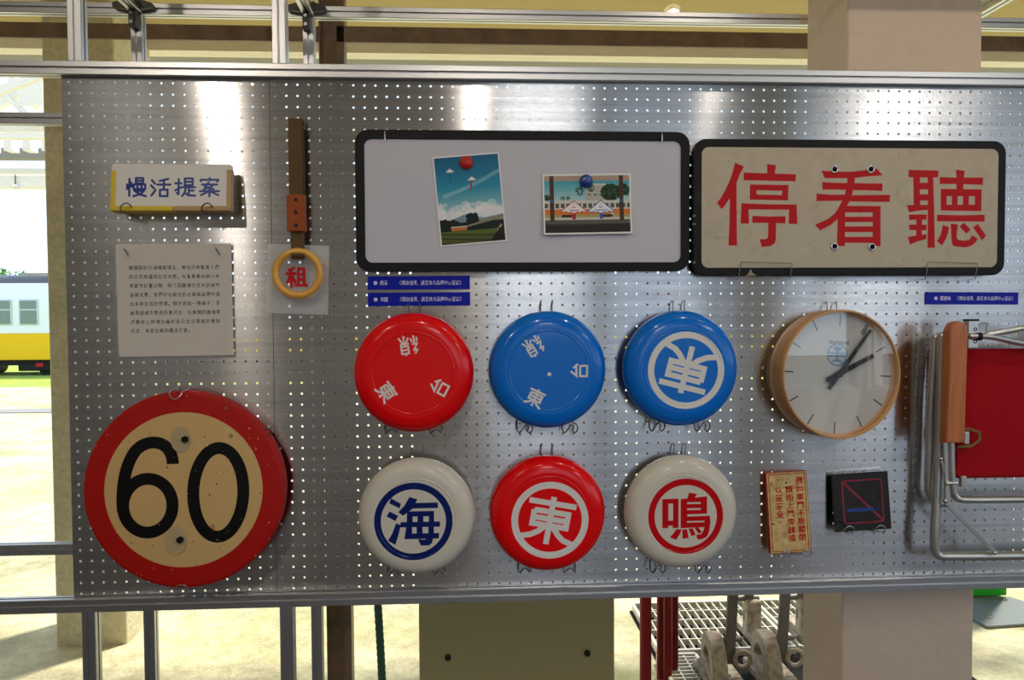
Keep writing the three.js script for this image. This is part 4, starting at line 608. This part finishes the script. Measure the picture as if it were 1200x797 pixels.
    c.fillStyle = '#b3202c'; c.fillRect(252, 336, 30, 50); c.fillStyle = '#2560a8'; c.fillRect(490, 336, 30, 46);
    kite(c, 267, 290, .92, '#b3202c', ['T', 'for', 'Transit']); kite(c, 502, 290, .92, '#2d62a8', ['T', 'for', 'Transform']); c.restore();
  }, .006);
  const mag = new THREE.LatheGeometry([[0, .007], [.006, .0066], [.0112, .0052], [.0146, .003], [.0155, .0], [0, 0]].reverse().map((p) => new THREE.Vector2(...p)), 40); mag.rotateX(Math.PI / 2); mag.scale(1.02, 1.02, 1.6);
  one('magnet', mag, phys({ color: '#c40812', roughness: .15, clearcoat: .5 }), 'round glossy red magnet on the upright photo', 'magnet', P(546.4, 190.6, .02).setZ(.0182), 'magnets on the whiteboard');
  one('magnet', mag, phys({ color: '#0c3f92', roughness: .15, clearcoat: .5 }), 'round glossy blue magnet on the wide photo', 'magnet', P(686.8, 212.3, .02).setZ(.0182), 'magnets on the whiteboard');
}
{ // enamel sign with three red characters
  const z = .03, q = [[813, 159], [1177.5, 168.5], [1179, 324], [812.5, 322]].map((p) => P(...p, z)), w = (q[1].x - q[0].x + q[2].x - q[3].x) / 2, h = (q[0].y - q[3].y + q[1].y - q[2].y) / 2, at = q[0].clone().add(q[1]).add(q[2]).add(q[3]).multiplyScalar(.25);
  const t = thing('enamel_sign', 'cream sign with three big red characters and black rounded border', 'sign', at.clone().setZ(0)), CW = 1536, CH = Math.round(CW * h / w);
  const u = (x, y) => { const p = P(x, y, z); return [(p.x - at.x + w / 2) / w * CW, (at.y + h / 2 - p.y) / h * CH]; };
  const tex = canvasTex(CW, CH, (c) => {
    c.fillStyle = '#141312'; c.fillRect(0, 0, CW, CH); const e = 39; c.fillStyle = '#c3b6a0'; c.beginPath(); c.roundRect(e, e, CW - 2 * e, CH - 2 * e, 34); c.fill();
    for (let i = 0; i < 900; i++) { const x = e + rnd() * (CW - 2 * e), y = e + rnd() * (CH - 2 * e); c.fillStyle = rnd() < .7 ? `rgba(120,96,66,${rnd() * .05})` : `rgba(240,228,204,${rnd() * .06})`; c.beginPath(); c.ellipse(x, y, rnd() * 46, rnd() * 30, rnd() * 3, 0, 7); c.fill(); }
    for (let i = 0; i < 90; i++) { c.fillStyle = `rgba(50,36,26,${.25 + rnd() * .4})`; c.beginPath(); c.arc(e + rnd() * (CW - 2 * e), e + rnd() * (CH - 2 * e), .7 + rnd() * 2, 0, 7); c.fill(); }
    c.strokeStyle = 'rgba(60,44,30,.4)'; c.lineWidth = 2; for (const [a, b, d, f] of [[1052, 210, 1052, 238], [836, 279, 849, 279], [862, 246, 873, 250], [1051, 172, 1054, 188]]) { c.beginPath(); c.moveTo(...u(a, b)); c.lineTo(...u(d, f)); c.stroke(); }
    c.fillStyle = '#c00810';
    for (const [ch, x0] of [['停', 835], ['看', 950], ['聽', 1055]]) { const [ax, ay] = u(x0, 185), [bx] = u(x0 + 110, 185), [, by] = u(x0, 295), [, cy] = u(x0 + 110, 185); c.save(); c.transform((bx - ax) / 797, (cy - ay) / 797, 0, (by - ay) / 797, ax, ay); BIG[ch].forEach((p) => outline(c, p)); c.restore(); }
    c.fillStyle = '#a99878'; { const [x, y] = u(879, 318); c.beginPath(); c.moveTo(x - 22, CH); c.lineTo(x + 34, CH); c.lineTo(x + 10, CH - 16); c.lineTo(x + 3, CH - 34); c.lineTo(x - 6, CH - 14); c.fill(); }
    c.fillStyle = '#8d7d60'; for (const y of [.56, .62, .9]) { c.beginPath(); c.arc(4, CH * y, 6, 0, 7); c.fill(); }
  });
  part('board', plate(w, h, .016, .03, .0015), std('#ffffff', .42, 0, { map: tex }), t, V(0, 0, .014));
  const tor = new THREE.TorusGeometry(.0073, .0022, 10, 28), cup = new THREE.CircleGeometry(.0065, 20);
  for (const p of [[978, 198.5], [1020.5, 198.5], [978, 289], [1022, 289.5]]) { const v = P(...p, .031).sub(t.position); const g = part('grommet', tor, mChrome, t, V(v.x, v.y, .0305)); const m = new THREE.Mesh(cup, mBlackHole); m.name = 'eyelet_hole'; m.position.z = .0002; g.add(m); }
  for (const [a, b, k] of [[866.5, 928, 'under the first character'], [1086, 1145, 'under the third character']]) {
    const zz = .036; wire('wire_bracket', 'thin rectangular wire bracket holding the red lettered sign ' + k, 'wire brackets of the red lettered sign', [[a - 1.5, 327, .0005], [a - 1.5, 327, .03], [a - 1, 324, zz], [a + 1.6, 307.5, zz], [a + 3, 307, zz], [b - 1, 308.5, zz], [b + .6, 309.2, zz], [b - 2, 324, zz], [b - 2.4, 327.4, .03], [b - 2.4, 327.4, .003]], .0009, 120, .05);
  }
}
{ // small sign plate in a bent yellow frame
  const z = .045, at = P(201.2, 220, z), k = (EYE.z - z) / FOCAL, w = 134 * k, h = 54.5 * k, t = thing('name_plate', 'white sign plate with four blue characters in a folded yellow frame', 'sign', at);
  const tex = canvasTex(1024, 416, (c, W1, H1) => { c.fillStyle = '#e3ddd6'; c.fillRect(0, 0, W1, H1); const f = (x) => (x - 30) / 1070 * W1, gy = (y) => (y - 55) / 440 * H1; const g = c.createLinearGradient(f(150), 0, f(1000), 0); g.addColorStop(0, '#1a3384'); g.addColorStop(1, '#4a5796'); [['慢', 165, 182, 178, 176], ['活', 378, 188, 180, 172], ['提', 594, 184, 184, 172], ['案', 808, 184, 188, 174]].forEach(([ch, x, y, ww, hh]) => write(c, ch, f(x), gy(y), ww / 1070 * W1, hh / 440 * H1, 19, g, 'round')); });
  part('plate', plate(w, h, .012, .006, .001), std('#ffffff', .4, 0, { map: tex }), t, V(0, 0, -.012));
  const yel = std('#dcbf3a', .35), tan = std('#b99a66', .4);
  part('frame_side', box(.011, h * .87, .02, .003), yel, t, V(-w / 2 + .0045, -h * .065, -.007)); part('frame_side', box(.011, h * .86, .02, .003), tan, t, V(w / 2 - .005, -h * .04, -.007));
  part('frame_foot', box(w * .52, .0115, .03, .003), yel, t, V(-w * .24, -h / 2 + .0055, -.009)); part('frame_foot', box(w * .475, .0115, .03, .003), tan, t, V(w * .2575, -h / 2 + .0055, -.009));
  t.rotation.set(-.1, 0, .002);
  [[148, 'under the first character'], [243, 'under the last character']].forEach(([x, s]) => wire('ring_hook', 'dark wire ring hook holding the blue lettered plate ' + s, 'ring hooks of the blue lettered plate', [[x + 10, 250, -.004], [x + 9, 248, .03], [x + 5, 241, .062], [x, 238, .068], [x - 5, 240.5, .068], [x - 7, 245, .066], [x - 4, 249, .05], [x + 2, 251, .02], [x + 4, 251, -.004]], .0016));
}
{ // text card behind acrylic, two pins
  const z = .012, [tl, tr, br, bl] = [[134.2, 286.5], [270, 285], [273, 416.5], [138.8, 418]].map((p) => P(...p, z)), w = (tl.distanceTo(tr) + bl.distanceTo(br)) / 2, h = (tl.distanceTo(bl) + tr.distanceTo(br)) / 2, at = tl.clone().add(tr).add(br).add(bl).multiplyScalar(.25);
  const t = thing('text_card', 'square cream card printed with eight lines of black text', 'card', at.clone().setZ(.002)); t.rotation.z = Math.atan2(bl.x - tl.x + br.x - tr.x, tl.y - bl.y + tr.y - br.y) * .8;
  const LINES = ['雖鐵路的交通機能褪去，車站仍承載著人們', '的日常底蘊與生活休憩。在臺東舊站納入未', '來都市計畫之際，除了回顧過往百年的城市', '發展光景，我們亦在新生的台東線品牌中提', '出未來生活的想像。隨手抓起一張椅子，穿', '越見證城市更迭的舊月台，在廣闊的鐵道草', '坪腹地上拼湊出屬於自己生活風格的實踐', '方式，享受台東的慢活空氣。'];
  const tex = canvasTex(1400, 1360, (c, W1, H1) => { c.fillStyle = '#d6cbbd'; c.fillRect(0, 0, W1, H1); LINES.forEach((s, j) => { const n = [...s], span = W1 * .79, step = j === 7 ? span / 19 : span / n.length; n.forEach((ch, i) => write(c, ch, W1 * .105 + i * step + 3, H1 * (.19 + j * .0805), 48, 50, 6.2, '#1c1815')); }); });
  part('paper', plate(w, h, .002, .002, .0003), std('#ffffff', .7, 0, { map: tex }), t, V(0, 0, .003));
  part('cover_sheet', plate(w + .004, h + .004, .0015, .002, .0003), phys({ color: '#ffffff', transmission: .92, thickness: 0, roughness: .08, specularIntensity: .4 }), t, V(0, 0, .0065));
  [[148, 295.5, 'first'], [255, 294.5, 'second']].forEach(([x, y, s]) => wire('card_pin', s === 'first' ? 'dark bent pin in the corner of the text card below the yellow frame side' : 'dark bent pin in the corner of the text card nearest the strap', 'pins of the text card', [[x - 3, y - 4, .0], [x - 2, y - 3, .014], [x, y, .018], [x + 2, y + 4, .016]], .0014, 24));
}
{ // leather strap with wooden ring, printed plastic bag behind it
  const mLea = std('#5f482b', .6, 0, { bumpMap: concreteBump, bumpScale: .0008 }), mLea2 = std('#a8542a', .5, 0, { bumpMap: concreteBump, bumpScale: .0008 });
  const t = thing('hand_strap', 'brown leather hand strap with orange sleeve and wooden ring', 'strap', P(346, 140, .0));
  const o = t.position, k = (EYE.z - .03) / FOCAL;
  const band = (pts, w, th) => { const c = new THREE.CatmullRomCurve3(pts), n = 40, g = new THREE.BufferGeometry(), pos = [], idx = []; for (let i = 0; i <= n; i++) { const p = c.getPoint(i / n), d = c.getTangent(i / n), nn = V(0, d.z, -d.y).normalize().multiplyScalar(th / 2), x = V(w / 2, 0, 0); for (const [sx, sn] of [[-1, 1], [1, 1], [1, -1], [-1, -1]]) { const q = p.clone().addScaledVector(x, sx).addScaledVector(nn, sn); pos.push(q.x, q.y, q.z); } if (i) for (let e = 0; e < 4; e++) { const a = (i - 1) * 4 + e, b = (i - 1) * 4 + (e + 1) % 4; idx.push(a, b, b + 4, a, b + 4, a + 4); } } idx.push(0, 2, 1, 0, 3, 2); const m = n * 4; idx.push(m, m + 1, m + 2, m, m + 2, m + 3); g.setAttribute('position', new THREE.Float32BufferAttribute(pos, 3)); g.setIndex(idx); const f = toCreasedNormals(g, .5); return boxUV(f); };
  const pt = (x, y, z) => P(x, y, z).sub(o), bw = 15.5 * k;
  part('band', band([pt(350, 262, .026), pt(349.5, 200, .018), pt(348.5, 155, .014), pt(347.5, 143, .016), pt(346.5, 139.5, .024), pt(346, 143, .034), pt(345.8, 160, .038), pt(346.5, 200, .04), pt(347.5, 262, .037)], bw, .0028), mLea, t);
  part('band', band([pt(348.5, 262, .034), pt(348.6, 285, .036), pt(349, 292, .042), pt(349, 299, .046), pt(349, 303, .04), pt(349, 299, .034), pt(349, 290, .031), pt(349, 262, .028)], bw * .97, .0028), mLea, t);
  const sl = part('sleeve', box(20.5 * k, 42 * k, .022, .003), mLea2, t, pt(347.6, 250.2, .034));
  for (const y of [235, 249.6, 264.5]) { const g = new THREE.CylinderGeometry(.0042, .0044, .002, 18); g.rotateX(Math.PI / 2); const m = new THREE.Mesh(g, std('#241410', .4, .4)); m.name = y === 235 ? 'rivet' : 'rivet_00' + (y < 260 ? 1 : 2); m.position.set(.0008, pt(347, y, .034).y - sl.position.y, .0115); sl.add(m); }
  const rg = new THREE.TorusGeometry(25.2 * k, 4.1 * k, 18, 64); const wood = dataTex(128, 128, (u, v) => { const q = vn(u * 8, v * 64, 0, 8); return [222 + q * 18, 158 + q * 22, 62 + q * 18]; }); part('ring', rg, phys({ map: wood, roughness: .3, clearcoat: .4, clearcoatRoughness: .2 }), t, pt(349, 320.4, .04));
  wire('strap_hook', 'thin wire hook holding the top of the leather strap', 'strap hook', [[357, 139, -.004], [357, 140, .012], [356, 146, .02], [357, 151, .022], [362, 153, .012], [366, 152, -.002]], .001);
  const b = thing('plastic_bag', 'clear flat plastic bag with one red character behind the wooden ring', 'bag', P(349.5, 327.5, .012));
  const film = phys({ color: '#f4f3f2', transmission: .62, thickness: 0, roughness: .42, specularIntensity: .6, side: THREE.DoubleSide }), bwid = 71 * k, bh = 80 * k;
  const sheet = (z, r) => { const g = new THREE.PlaneGeometry(bwid, bh, 24, 24), p = g.attributes.position; for (let i = 0; i < p.count; i++) { const x = p.getX(i) / bwid + .5, y = p.getY(i) / bh + .5; p.setZ(i, z + .0022 * (vn(x * 4 + 1, y * 4, r) + vn(x * 9, y * 9, r) * .3) + .002 * x * y); } g.computeVertexNormals(); return g; };
  part('film', sheet(.002, 0), film, b).rotation.z = -.035;
  const card = canvasTex(256, 256, (c) => { c.clearRect(0, 0, 256, 256); write(c, '租', 18, 18, 220, 220, 31, '#c8101c', 'round'); });
  const chars = new THREE.PlaneGeometry(27 * k, 27 * k); part('printed_character', chars, std('#ffffff', .5, 0, { map: card, alphaMap: canvasTex(256, 256, (c) => { c.fillStyle = '#000'; c.fillRect(0, 0, 256, 256); write(c, '租', 18, 18, 220, 220, 31, '#fff', 'round'); }), alphaTest: .5 }), b, V(-.002, .005, .0062));
}
{ // blue label strips
  const strip = (q, label, txt, x0) => {
    const z = .003, [tl, tr, br, bl] = q.map((p) => P(...p, z)), w = (tl.distanceTo(tr) + bl.distanceTo(br)) / 2, h = (tl.distanceTo(bl) + tr.distanceTo(br)) / 2;
    const tex = canvasTex(1024, 136, (c, W1, H1) => { c.fillStyle = '#0418a8'; c.fillRect(0, 0, W1, H1); c.fillStyle = '#dcd9e6'; c.beginPath(); c.arc(W1 * x0, H1 * .5, 20, 0, 7); c.fill(); [...txt].forEach((ch, i) => write(c, ch, W1 * (x0 + .045) + i * 39, H1 * .33, 37, 46, 5, '#dcd9e6')); const s = [...'（開放借用,請至後方品牌中心登記）'], step = W1 * .64 / s.length; s.forEach((ch, i) => write(c, ch, W1 * (x0 < .1 ? .295 : .325) + i * step, H1 * .33, step - 3, 46, 4.6, '#dcd9e6')); });
    const m = one('label_strip', plate(w, h, .002, .001, .0003), std('#ffffff', .35, 0, { map: tex }), label, 'label', tl.clone().add(tr).add(br).add(bl).multiplyScalar(.25).setZ(.0005), 'blue label strips'); m.rotation.z = Math.atan2(tr.y - tl.y + br.y - bl.y, tr.x - tl.x + br.x - bl.x);
  };
  strip([[430.3, 323.7], [550.5, 323.2], [550.8, 338.8], [430.8, 339.8]], 'blue label strip with white text, directly under the whiteboard', '風箏', .077);
  strip([[430.8, 343.2], [551, 342.2], [551, 358], [431, 359]], 'blue label strip with white text, the lower one above the red disc', '飛盤', .077);
  strip([[1084.2, 342.2], [1194, 342.8], [1193, 356.8], [1085.2, 356.8]], 'blue label strip with white text above the folding chair', '露營椅', .112);
}
{ // wall clock
  const z = .07, t = thing('wall_clock', 'round wall clock with pale face, black hands and plywood rim', 'clock', P(987.5, 438.8, z)), R = 78.5 / FOCAL * (EYE.z - z), D = .06;
  const ply = dataTex(64, 256, (u, v) => { const q = vn(u * 8, v * 64, 0, 8), l = Math.sin(v * Math.PI * 2 * 7) > .2 ? 1 : 0; return [178 + l * 30 + q * 24, 128 + l * 28 + q * 22, 74 + l * 22 + q * 18]; });
  const rim = toCreasedNormals(new THREE.LatheGeometry([[.995, -D], [1, -D + .003], [1, -.004], [.992, 0], [.968, .0], [.958, -.003], [.958, -.02], [.9, -.021], [.9, -D], [.995, -D]].reverse().map(([a, b]) => new THREE.Vector2(a * R, b)), 96), .5); rim.rotateX(Math.PI / 2);
  part('rim', rim, phys({ map: ply, roughness: .45, clearcoat: .2 }), t);
  const tex = canvasTex(1024, 1024, (c, w) => {
    c.fillStyle = '#c7c6c0'; c.fillRect(0, 0, w, w); c.scale(w / 2, w / 2); c.translate(1, 1); c.strokeStyle = '#2d2d2e'; c.lineWidth = .022;
    for (let i = 0; i < 12; i++) turned(c, 0, 0, i * Math.PI / 6 + .06, () => { c.beginPath(); c.moveTo(0, -.965); c.lineTo(0, -.775); c.stroke(); if (i === 1) { c.beginPath(); c.moveTo(.035, -.965); c.lineTo(.035, -.775); c.stroke(); } });
    c.fillStyle = '#3a3a3c'; c.font = '600 1px sans-serif'; c.save(); c.rotate(.06); c.scale(.085, .085); c.textAlign = 'center'; c.fillText('National', 0, -5.75); c.restore();
    // railway emblem: ring cut by two bars, rail section inside
    c.save(); c.translate(0, -.31); c.rotate(.05); c.scale(.185, .185); c.strokeStyle = c.fillStyle = '#5f93bf'; c.lineWidth = .15;
    for (const [a, b] of [[Math.PI + .22, 1.5 * Math.PI - .06], [1.5 * Math.PI + .06, 2 * Math.PI + .05], [.28, Math.PI - .28]]) { c.beginPath(); c.arc(0, 0, .93, a, b); c.stroke(); }
    c.fillRect(-1, -.2, 1.95, .14); c.fillRect(-1, .06, 1.95, .14); c.fillRect(-.09, -.4, .18, .9); c.beginPath(); c.moveTo(-.38, -.62); c.quadraticCurveTo(0, -.8, .38, -.62); c.quadraticCurveTo(.42, -.4, .1, -.3); c.lineTo(-.1, -.3); c.quadraticCurveTo(-.42, -.4, -.38, -.62); c.fill(); c.beginPath(); c.moveTo(-.5, .58); c.quadraticCurveTo(-.3, .38, 0, .36); c.quadraticCurveTo(.3, .38, .5, .58); c.lineTo(.5, .64); c.lineTo(-.5, .64); c.fill(); c.restore();
  });
  const r = R * .959, face = new THREE.CircleGeometry(r, 72); part('face', face, std('#ffffff', .45, 0, { map: tex }), t, V(0, 0, -.0205));
  part('glass', new THREE.CircleGeometry(r, 72), phys({ color: '#ffffff', roughness: 0, transmission: 1, thickness: 0, ior: 1.9 }), t, V(0, 0, -.005));
  const hand = (len, tail, w, a, z2, name) => { const s = new THREE.Shape([[-w * .9, -tail], [w * .9, -tail], [w, 0], [w * .75, len], [-w * .75, len], [-w, 0]].map((p) => new THREE.Vector2(...p))); const g = new THREE.ExtrudeGeometry(s, { depth: .0012, bevelEnabled: false }); g.rotateZ(-a); part(name, g, std('#1a1a1c', .4), t, V(.0, 0, z2)); };
  const deg = Math.PI / 180; hand(R * .86, R * .29, .0052, 38.2 * deg, -.013, 'minute_hand'); hand(R * .66, R * .22, .0064, 65 * deg, -.016, 'hour_hand');
  const hub = new THREE.CylinderGeometry(.008, .008, .006, 20); hub.rotateX(Math.PI / 2); part('hub', hub, std('#1a1a1c', .4), t, V(0, 0, -.012));
  part('back', new THREE.CircleGeometry(R * .95, 48).rotateY(Math.PI), mCream, t, V(0, 0, -D + .002));
  t.rotation.set(-.02, .12, 0);
  [-4, 7.5].forEach((dx, j) => wire('wire_pin', (j ? 'second' : 'first') + ' short wire pin above the plywood clock', 'wire pins of the clock', [[973 + dx, 353.5, -.005], [973 + dx, 354, .008], [973 + dx, 357, .014], [973 + dx, 364, .016]], .0011, 24));
}
{ // small vertical notice plate and dark glossy tile
  const flat = (q, z) => { const [tl, tr, br, bl] = q.map((p) => P(...p, z)); return { at: tl.clone().add(tr).add(br).add(bl).multiplyScalar(.25), w: (tl.distanceTo(tr) + bl.distanceTo(br)) / 2, h: (tl.distanceTo(bl) + tr.distanceTo(br)) / 2, a: Math.atan2(bl.x - tl.x + br.x - tr.x, tl.y - bl.y + tr.y - br.y) }; };
  const n = flat([[897.8, 554.3], [945.8, 553.2], [950, 646], [902.3, 648.7]], .024);
  const cols = [['假如車門不能關閉', .80, .075, .1], ['請掛上門旁鍊條', .545, .175, .1005], ['以策安全。', .285, .18, .1]];
  const tex = canvasTex(512, 1024, (c, w, h) => {
    c.fillStyle = '#d2b277'; c.fillRect(0, 0, w, h); for (let i = 0; i < 500; i++) { c.fillStyle = rnd() < .5 ? 'rgba(232,214,140,.16)' : 'rgba(150,104,56,.12)'; c.beginPath(); c.arc(rnd() * w, rnd() * h, 6 + rnd() * 40, 0, 7); c.fill(); }
    c.strokeStyle = '#b02418'; c.lineWidth = 10; c.strokeRect(30, 26, w - 60, h - 52); c.lineWidth = 8; c.strokeRect(3, 3, w - 6, h - 6);
    c.save(); for (const [s, x, y, st] of cols) [...s].forEach((ch, i) => { if (ch === '。') { c.fillStyle = '#b51d14'; c.beginPath(); c.arc(w * x, h * (y + i * st) + 38, 11, 0, 7); c.fill(); } else write(c, ch, w * x - 46, h * (y + i * st), 92, 86, 11.5, '#b51d14', 'round'); }); c.restore();
    c.fillStyle = '#3a2a1c'; for (const [x, y, a, b] of [[60, 140, 8, 22], [145, 96, 14, 7], [268, 92, 7, 9], [246, 140, 10, 18], [250, 200, 22, 12], [50, 648, 26, 9], [215, 196, 6, 14]]) { c.beginPath(); c.ellipse(x, y, a, b, .4, 0, 7); c.fill(); }
  });
  const m = one('notice_plate', plate(n.w, n.h, .012, .002, .0006), std('#ffffff', .45, 0, { map: tex }), 'narrow worn cream plate with three columns of red writing', 'sign', n.at.clone().setZ(.013)); m.rotation.set(-.06, 0, n.a * .8);
  const b = flat([[975, 554.7], [1040.7, 554.3], [1044.4, 621], [979.6, 622]], .022);
  const tx = canvasTex(512, 512, (c, w) => { c.fillStyle = '#131316'; c.fillRect(0, 0, w, w); c.strokeStyle = '#8f1534'; c.lineWidth = 13; c.beginPath(); c.roundRect(86, 68, 362, 372, 26); c.stroke(); c.lineWidth = 20; c.beginPath(); c.moveTo(96, 78); c.lineTo(440, 430); c.stroke(); c.fillStyle = '#16408e'; c.fillRect(112, 312, 250, 32); c.fillStyle = '#14234e'; c.fillRect(362, 312, 60, 30); c.strokeStyle = '#1b2a66'; c.lineWidth = 9; c.beginPath(); c.moveTo(372, 160); c.lineTo(350, 205); c.lineTo(384, 238); c.stroke(); });
  const k = one('warning_tile', plate(b.w, b.h, .008, .002, .0006), phys({ color: '#ffffff', map: tx, roughness: .06, clearcoat: .6, clearcoatRoughness: .03 }), 'square glossy black tile with a red barred outline and blue line', 'sign', b.at.clone().setZ(.014)); k.rotation.set(-.07, 0, b.a * .6);
  const curl = (x, y, lab, g) => wire('curl_hook', lab, g, [[x - 12, y + 1, -.004], [x - 11, y + 2, .02], [x - 8, y + 2, .04], [x - 4, y - 1, .05], [x, y - 4, .052], [x + 5, y - 3, .05], [x + 6.5, y + 1, .046], [x + 3, y + 3.5, .03], [x - 1, y + 3, -.004]], .0014, 60, .5, mChrome);
  curl(921, 649, 'first curled steel hook under the red written notice plate', 'hooks of the notice plate'); curl(944.5, 648, 'second curled steel hook under the red written notice plate', 'hooks of the notice plate');
  curl(994.5, 621, 'first curled steel hook under the black tile', 'hooks of the black tile'); curl(1031, 620, 'second curled steel hook under the black tile', 'hooks of the black tile');
}
{ // folding chair hung flat on the board
  const o = P(1160, 520, 0), t = thing('folding_chair', 'folded camping chair with red fabric, wooden arms and aluminium tubes', 'chair', o), pt = (x, y, z) => P(x, y, z).sub(o);
  const mTube = phys({ color: new THREE.Color(.6, .59, .56), metalness: .9, roughness: .34 }), red = dataTex(128, 128, (u, v) => { const q = ((Math.floor(u * 64) + Math.floor(v * 64)) % 2) * 10 + vn(u * 16, v * 16, 0, 16) * 12; return [158 + q, 6 + q * .2, 22 + q * .3]; }); red.repeat.set(24, 24);
  const MX = 2440, mir = (a) => a.map(([x, y, z]) => [MX - x, y, z]);
  const sides = (name, f) => { f((a) => a, name); f(mir, name); };
  part('lower_frame', polyTube([[1104, 394, .05], [1101, 520, .05], [1095, 630, .055], [1096, 652, .055], [1125, 652, .055], [MX - 1125, 650, .055], [MX - 1096, 650, .055], [MX - 1095, 630, .055], [MX - 1104, 394, .05]].map((p) => pt(...p)), .0104, .04), mTube, t);
  part('seat_frame', polyTube([[1114, 512, .075], [1115, 560, .075], [1118, 585, .075], [1140, 586, .075], [MX - 1140, 584, .075], [MX - 1118, 583, .075], [MX - 1115, 560, .075], [MX - 1114, 512, .075]].map((p) => pt(...p)), .0084, .03), mTube, t);
  sides('back_tube', (q, n) => part(n, polyTube(q([[1096, 396, .025], [1091, 470, .025], [1088, 575, .025], [1096, 590, .03], [1112, 590, .035]]).map((p) => pt(...p)), .0095, .03), mTube, t));
  sides('arm', (q, n) => { const [a, b] = q([[1122, 380, .105], [1119, 517, .105]]).map((p) => pt(...p)); const l = a.distanceTo(b), s = new THREE.Shape(); s.moveTo(-.0185, -l / 2); s.lineTo(.0165, -l / 2); s.lineTo(.0185, l / 2 - .02); s.quadraticCurveTo(.016, l / 2, .004, l / 2 + .003); s.quadraticCurveTo(-.012, l / 2, -.0155, l / 2 - .018); const g = new THREE.ExtrudeGeometry(s, { depth: .02, bevelEnabled: true, bevelSize: .004, bevelThickness: .006, bevelSegments: 4, curveSegments: 10 }); const m = part(n, boxUV(g), phys({ map: armWood, roughness: .4, clearcoat: .15 }), t, a.clone().add(b).multiplyScalar(.5).add(V(0, 0, -.02))); m.rotation.z = Math.atan2(a.x - b.x, b.y - a.y) + Math.PI; });
  { const n = 30, a = pt(1124, 409, .066), b = pt(MX - 1124, 557, .066), g = new THREE.BoxGeometry(b.x - a.x, a.y - b.y, .004, n, n, 1), p = g.attributes.position; for (let i = 0; i < p.count; i++) { const u = p.getX(i) / (b.x - a.x) + .5, v = p.getY(i) / (a.y - b.y) + .5; p.setZ(i, p.getZ(i) + .006 * Math.sin(u * Math.PI) * Math.sin(v * Math.PI) + .0025 * (vn(u * 5, v * 4, 0) - .5) - .004 * Math.max(0, 1 - u * 12)); } g.computeVertexNormals(); boxUV(g); const m = part('fabric', g, std('#ffffff', .85, 0, { map: red }), t, a.clone().add(b).multiplyScalar(.5)); const hem = new THREE.Mesh(box(b.x - a.x, .007, .004, .0015), std('#8c0a18', .9)); hem.name = 'hem'; hem.position.set(0, -(a.y - b.y) / 2 + .004, .003); m.add(hem); }
  sides('hinge_plate', (q, n) => { const [a] = q([[1137.5, 392, .085]]).map((p) => pt(...p)); const m = part(n, box(.025, .064, .02, .003), mTube, t, a); const cap = new THREE.Mesh(box(.026, .004, .022, .0015), mDark); cap.name = 'cap'; cap.position.y = .033; m.add(cap); for (const [i, y] of [[0, .012], [1, -.016]]) { const s = new THREE.Mesh(new THREE.TorusGeometry(.0034, .001, 8, 18), mDark); s.name = i ? 'screw_001' : 'screw'; s.position.set(.004, y, .0102); m.add(s); } });
  sides('back_rail', (q, n) => part(n, polyTube(q([[1140, 395, .095], [1150, 394, .095], [1190, 386, .102], [1220, 381, .102]]).map((p) => pt(...p)), .007, .03), mTube, t));
  sides('back_rail', (q, n) => part(n, polyTube(q([[1138, 394, .098], [1160, 394, .098], [1195, 402, .092], [1220, 406, .09]]).map((p) => pt(...p)), .007, .03), mTube, t));
  sides('collar', (q, n) => { const [a] = q([[1147, 394.5, .098]]).map((p) => pt(...p)); const g = new THREE.CylinderGeometry(.0092, .0092, .009, 18); g.rotateZ(Math.PI / 2); part(n, g, mDark, t, a); });
  const flatBar = (q, n, A, B, w, th = .003) => { const [a, b] = q([A, B]).map((p) => pt(...p)); const m = part(n, box(w, a.distanceTo(b) + w * .6, th, .001), mTube, t, a.clone().add(b).multiplyScalar(.5)); m.rotation.z = Math.atan2(b.x - a.x, a.y - b.y) ; };
  sides('strut', (q, n) => flatBar(q, n, [1108, 588, .07], [1166, 648, .07], .011)); sides('link', (q, n) => flatBar(q, n, [1103, 538, .074], [1110, 566, .074], .005)); sides('leg_bar', (q, n) => flatBar(q, n, [1113, 516, .088], [1106, 588, .06], .013, .006));
  sides('spacer', (q, n) => { const [a, b] = q([[1108, 566.5, .078], [1122, 566, .08]]).map((p) => pt(...p)); part(n, tube([a, b], .0048, 2), mTube, t); });
  sides('foot_block', (q, n) => { const [a] = q([[1128, 564, .07]]).map((p) => pt(...p)); part(n, box(.013, .026, .012, .002), mTube, t, a); });
  sides('bolt', (q, n) => { for (const p of [[1108, 587, .076], [1166, 648, .074], [1103, 538, .08], [1108.5, 511, .1]]) { const [a] = q([p]).map((r) => pt(...r)); const g = new THREE.SphereGeometry(.0044, 12, 8); g.scale(1, 1, .6); part(n, g, mChrome, t, a); } });
  sides('webbing_loop', (q, n) => { const c = q([[1124, 504, .082], [1134, 502.5, .084], [1147.5, 507, .084], [1148, 516, .084], [1138, 523, .084], [1122, 524, .082]]).map((p) => pt(...p)); const curve = new THREE.CatmullRomCurve3(c, false, 'catmullrom', .1), sh = new THREE.Shape([[-.0035, -.001], [.0035, -.001], [.0035, .001], [-.0035, .001]].map((p) => new THREE.Vector2(...p))); const g = tube(c, .0034, 40, false, 8, .1); g.scale(1, 1, .45); g.translate(0, 0, .084 * .55); part(n, g, std('#7d6a3e', .85), t); });
  sides('loop_post', (q, n) => { const [a] = q([[1132.5, 513, .08]]).map((p) => pt(...p)); part(n, box(.012, .03, .006, .002), mTube, t, a); });
  [1145, 1156].forEach((x, j) => wire('wire_pin', (j ? 'second' : 'first') + ' wire pin at the top of the folding chair', 'wire pins of the folding chair', [[x, 378.5, -.005], [x, 379, .01], [x, 382, .016], [x - .5, 391, .018]], .0013, 24));
}
scene.traverse((m) => { if (m.isMesh) m.castShadow = m.receiveShadow = true; });
renderer.render(scene, camera);
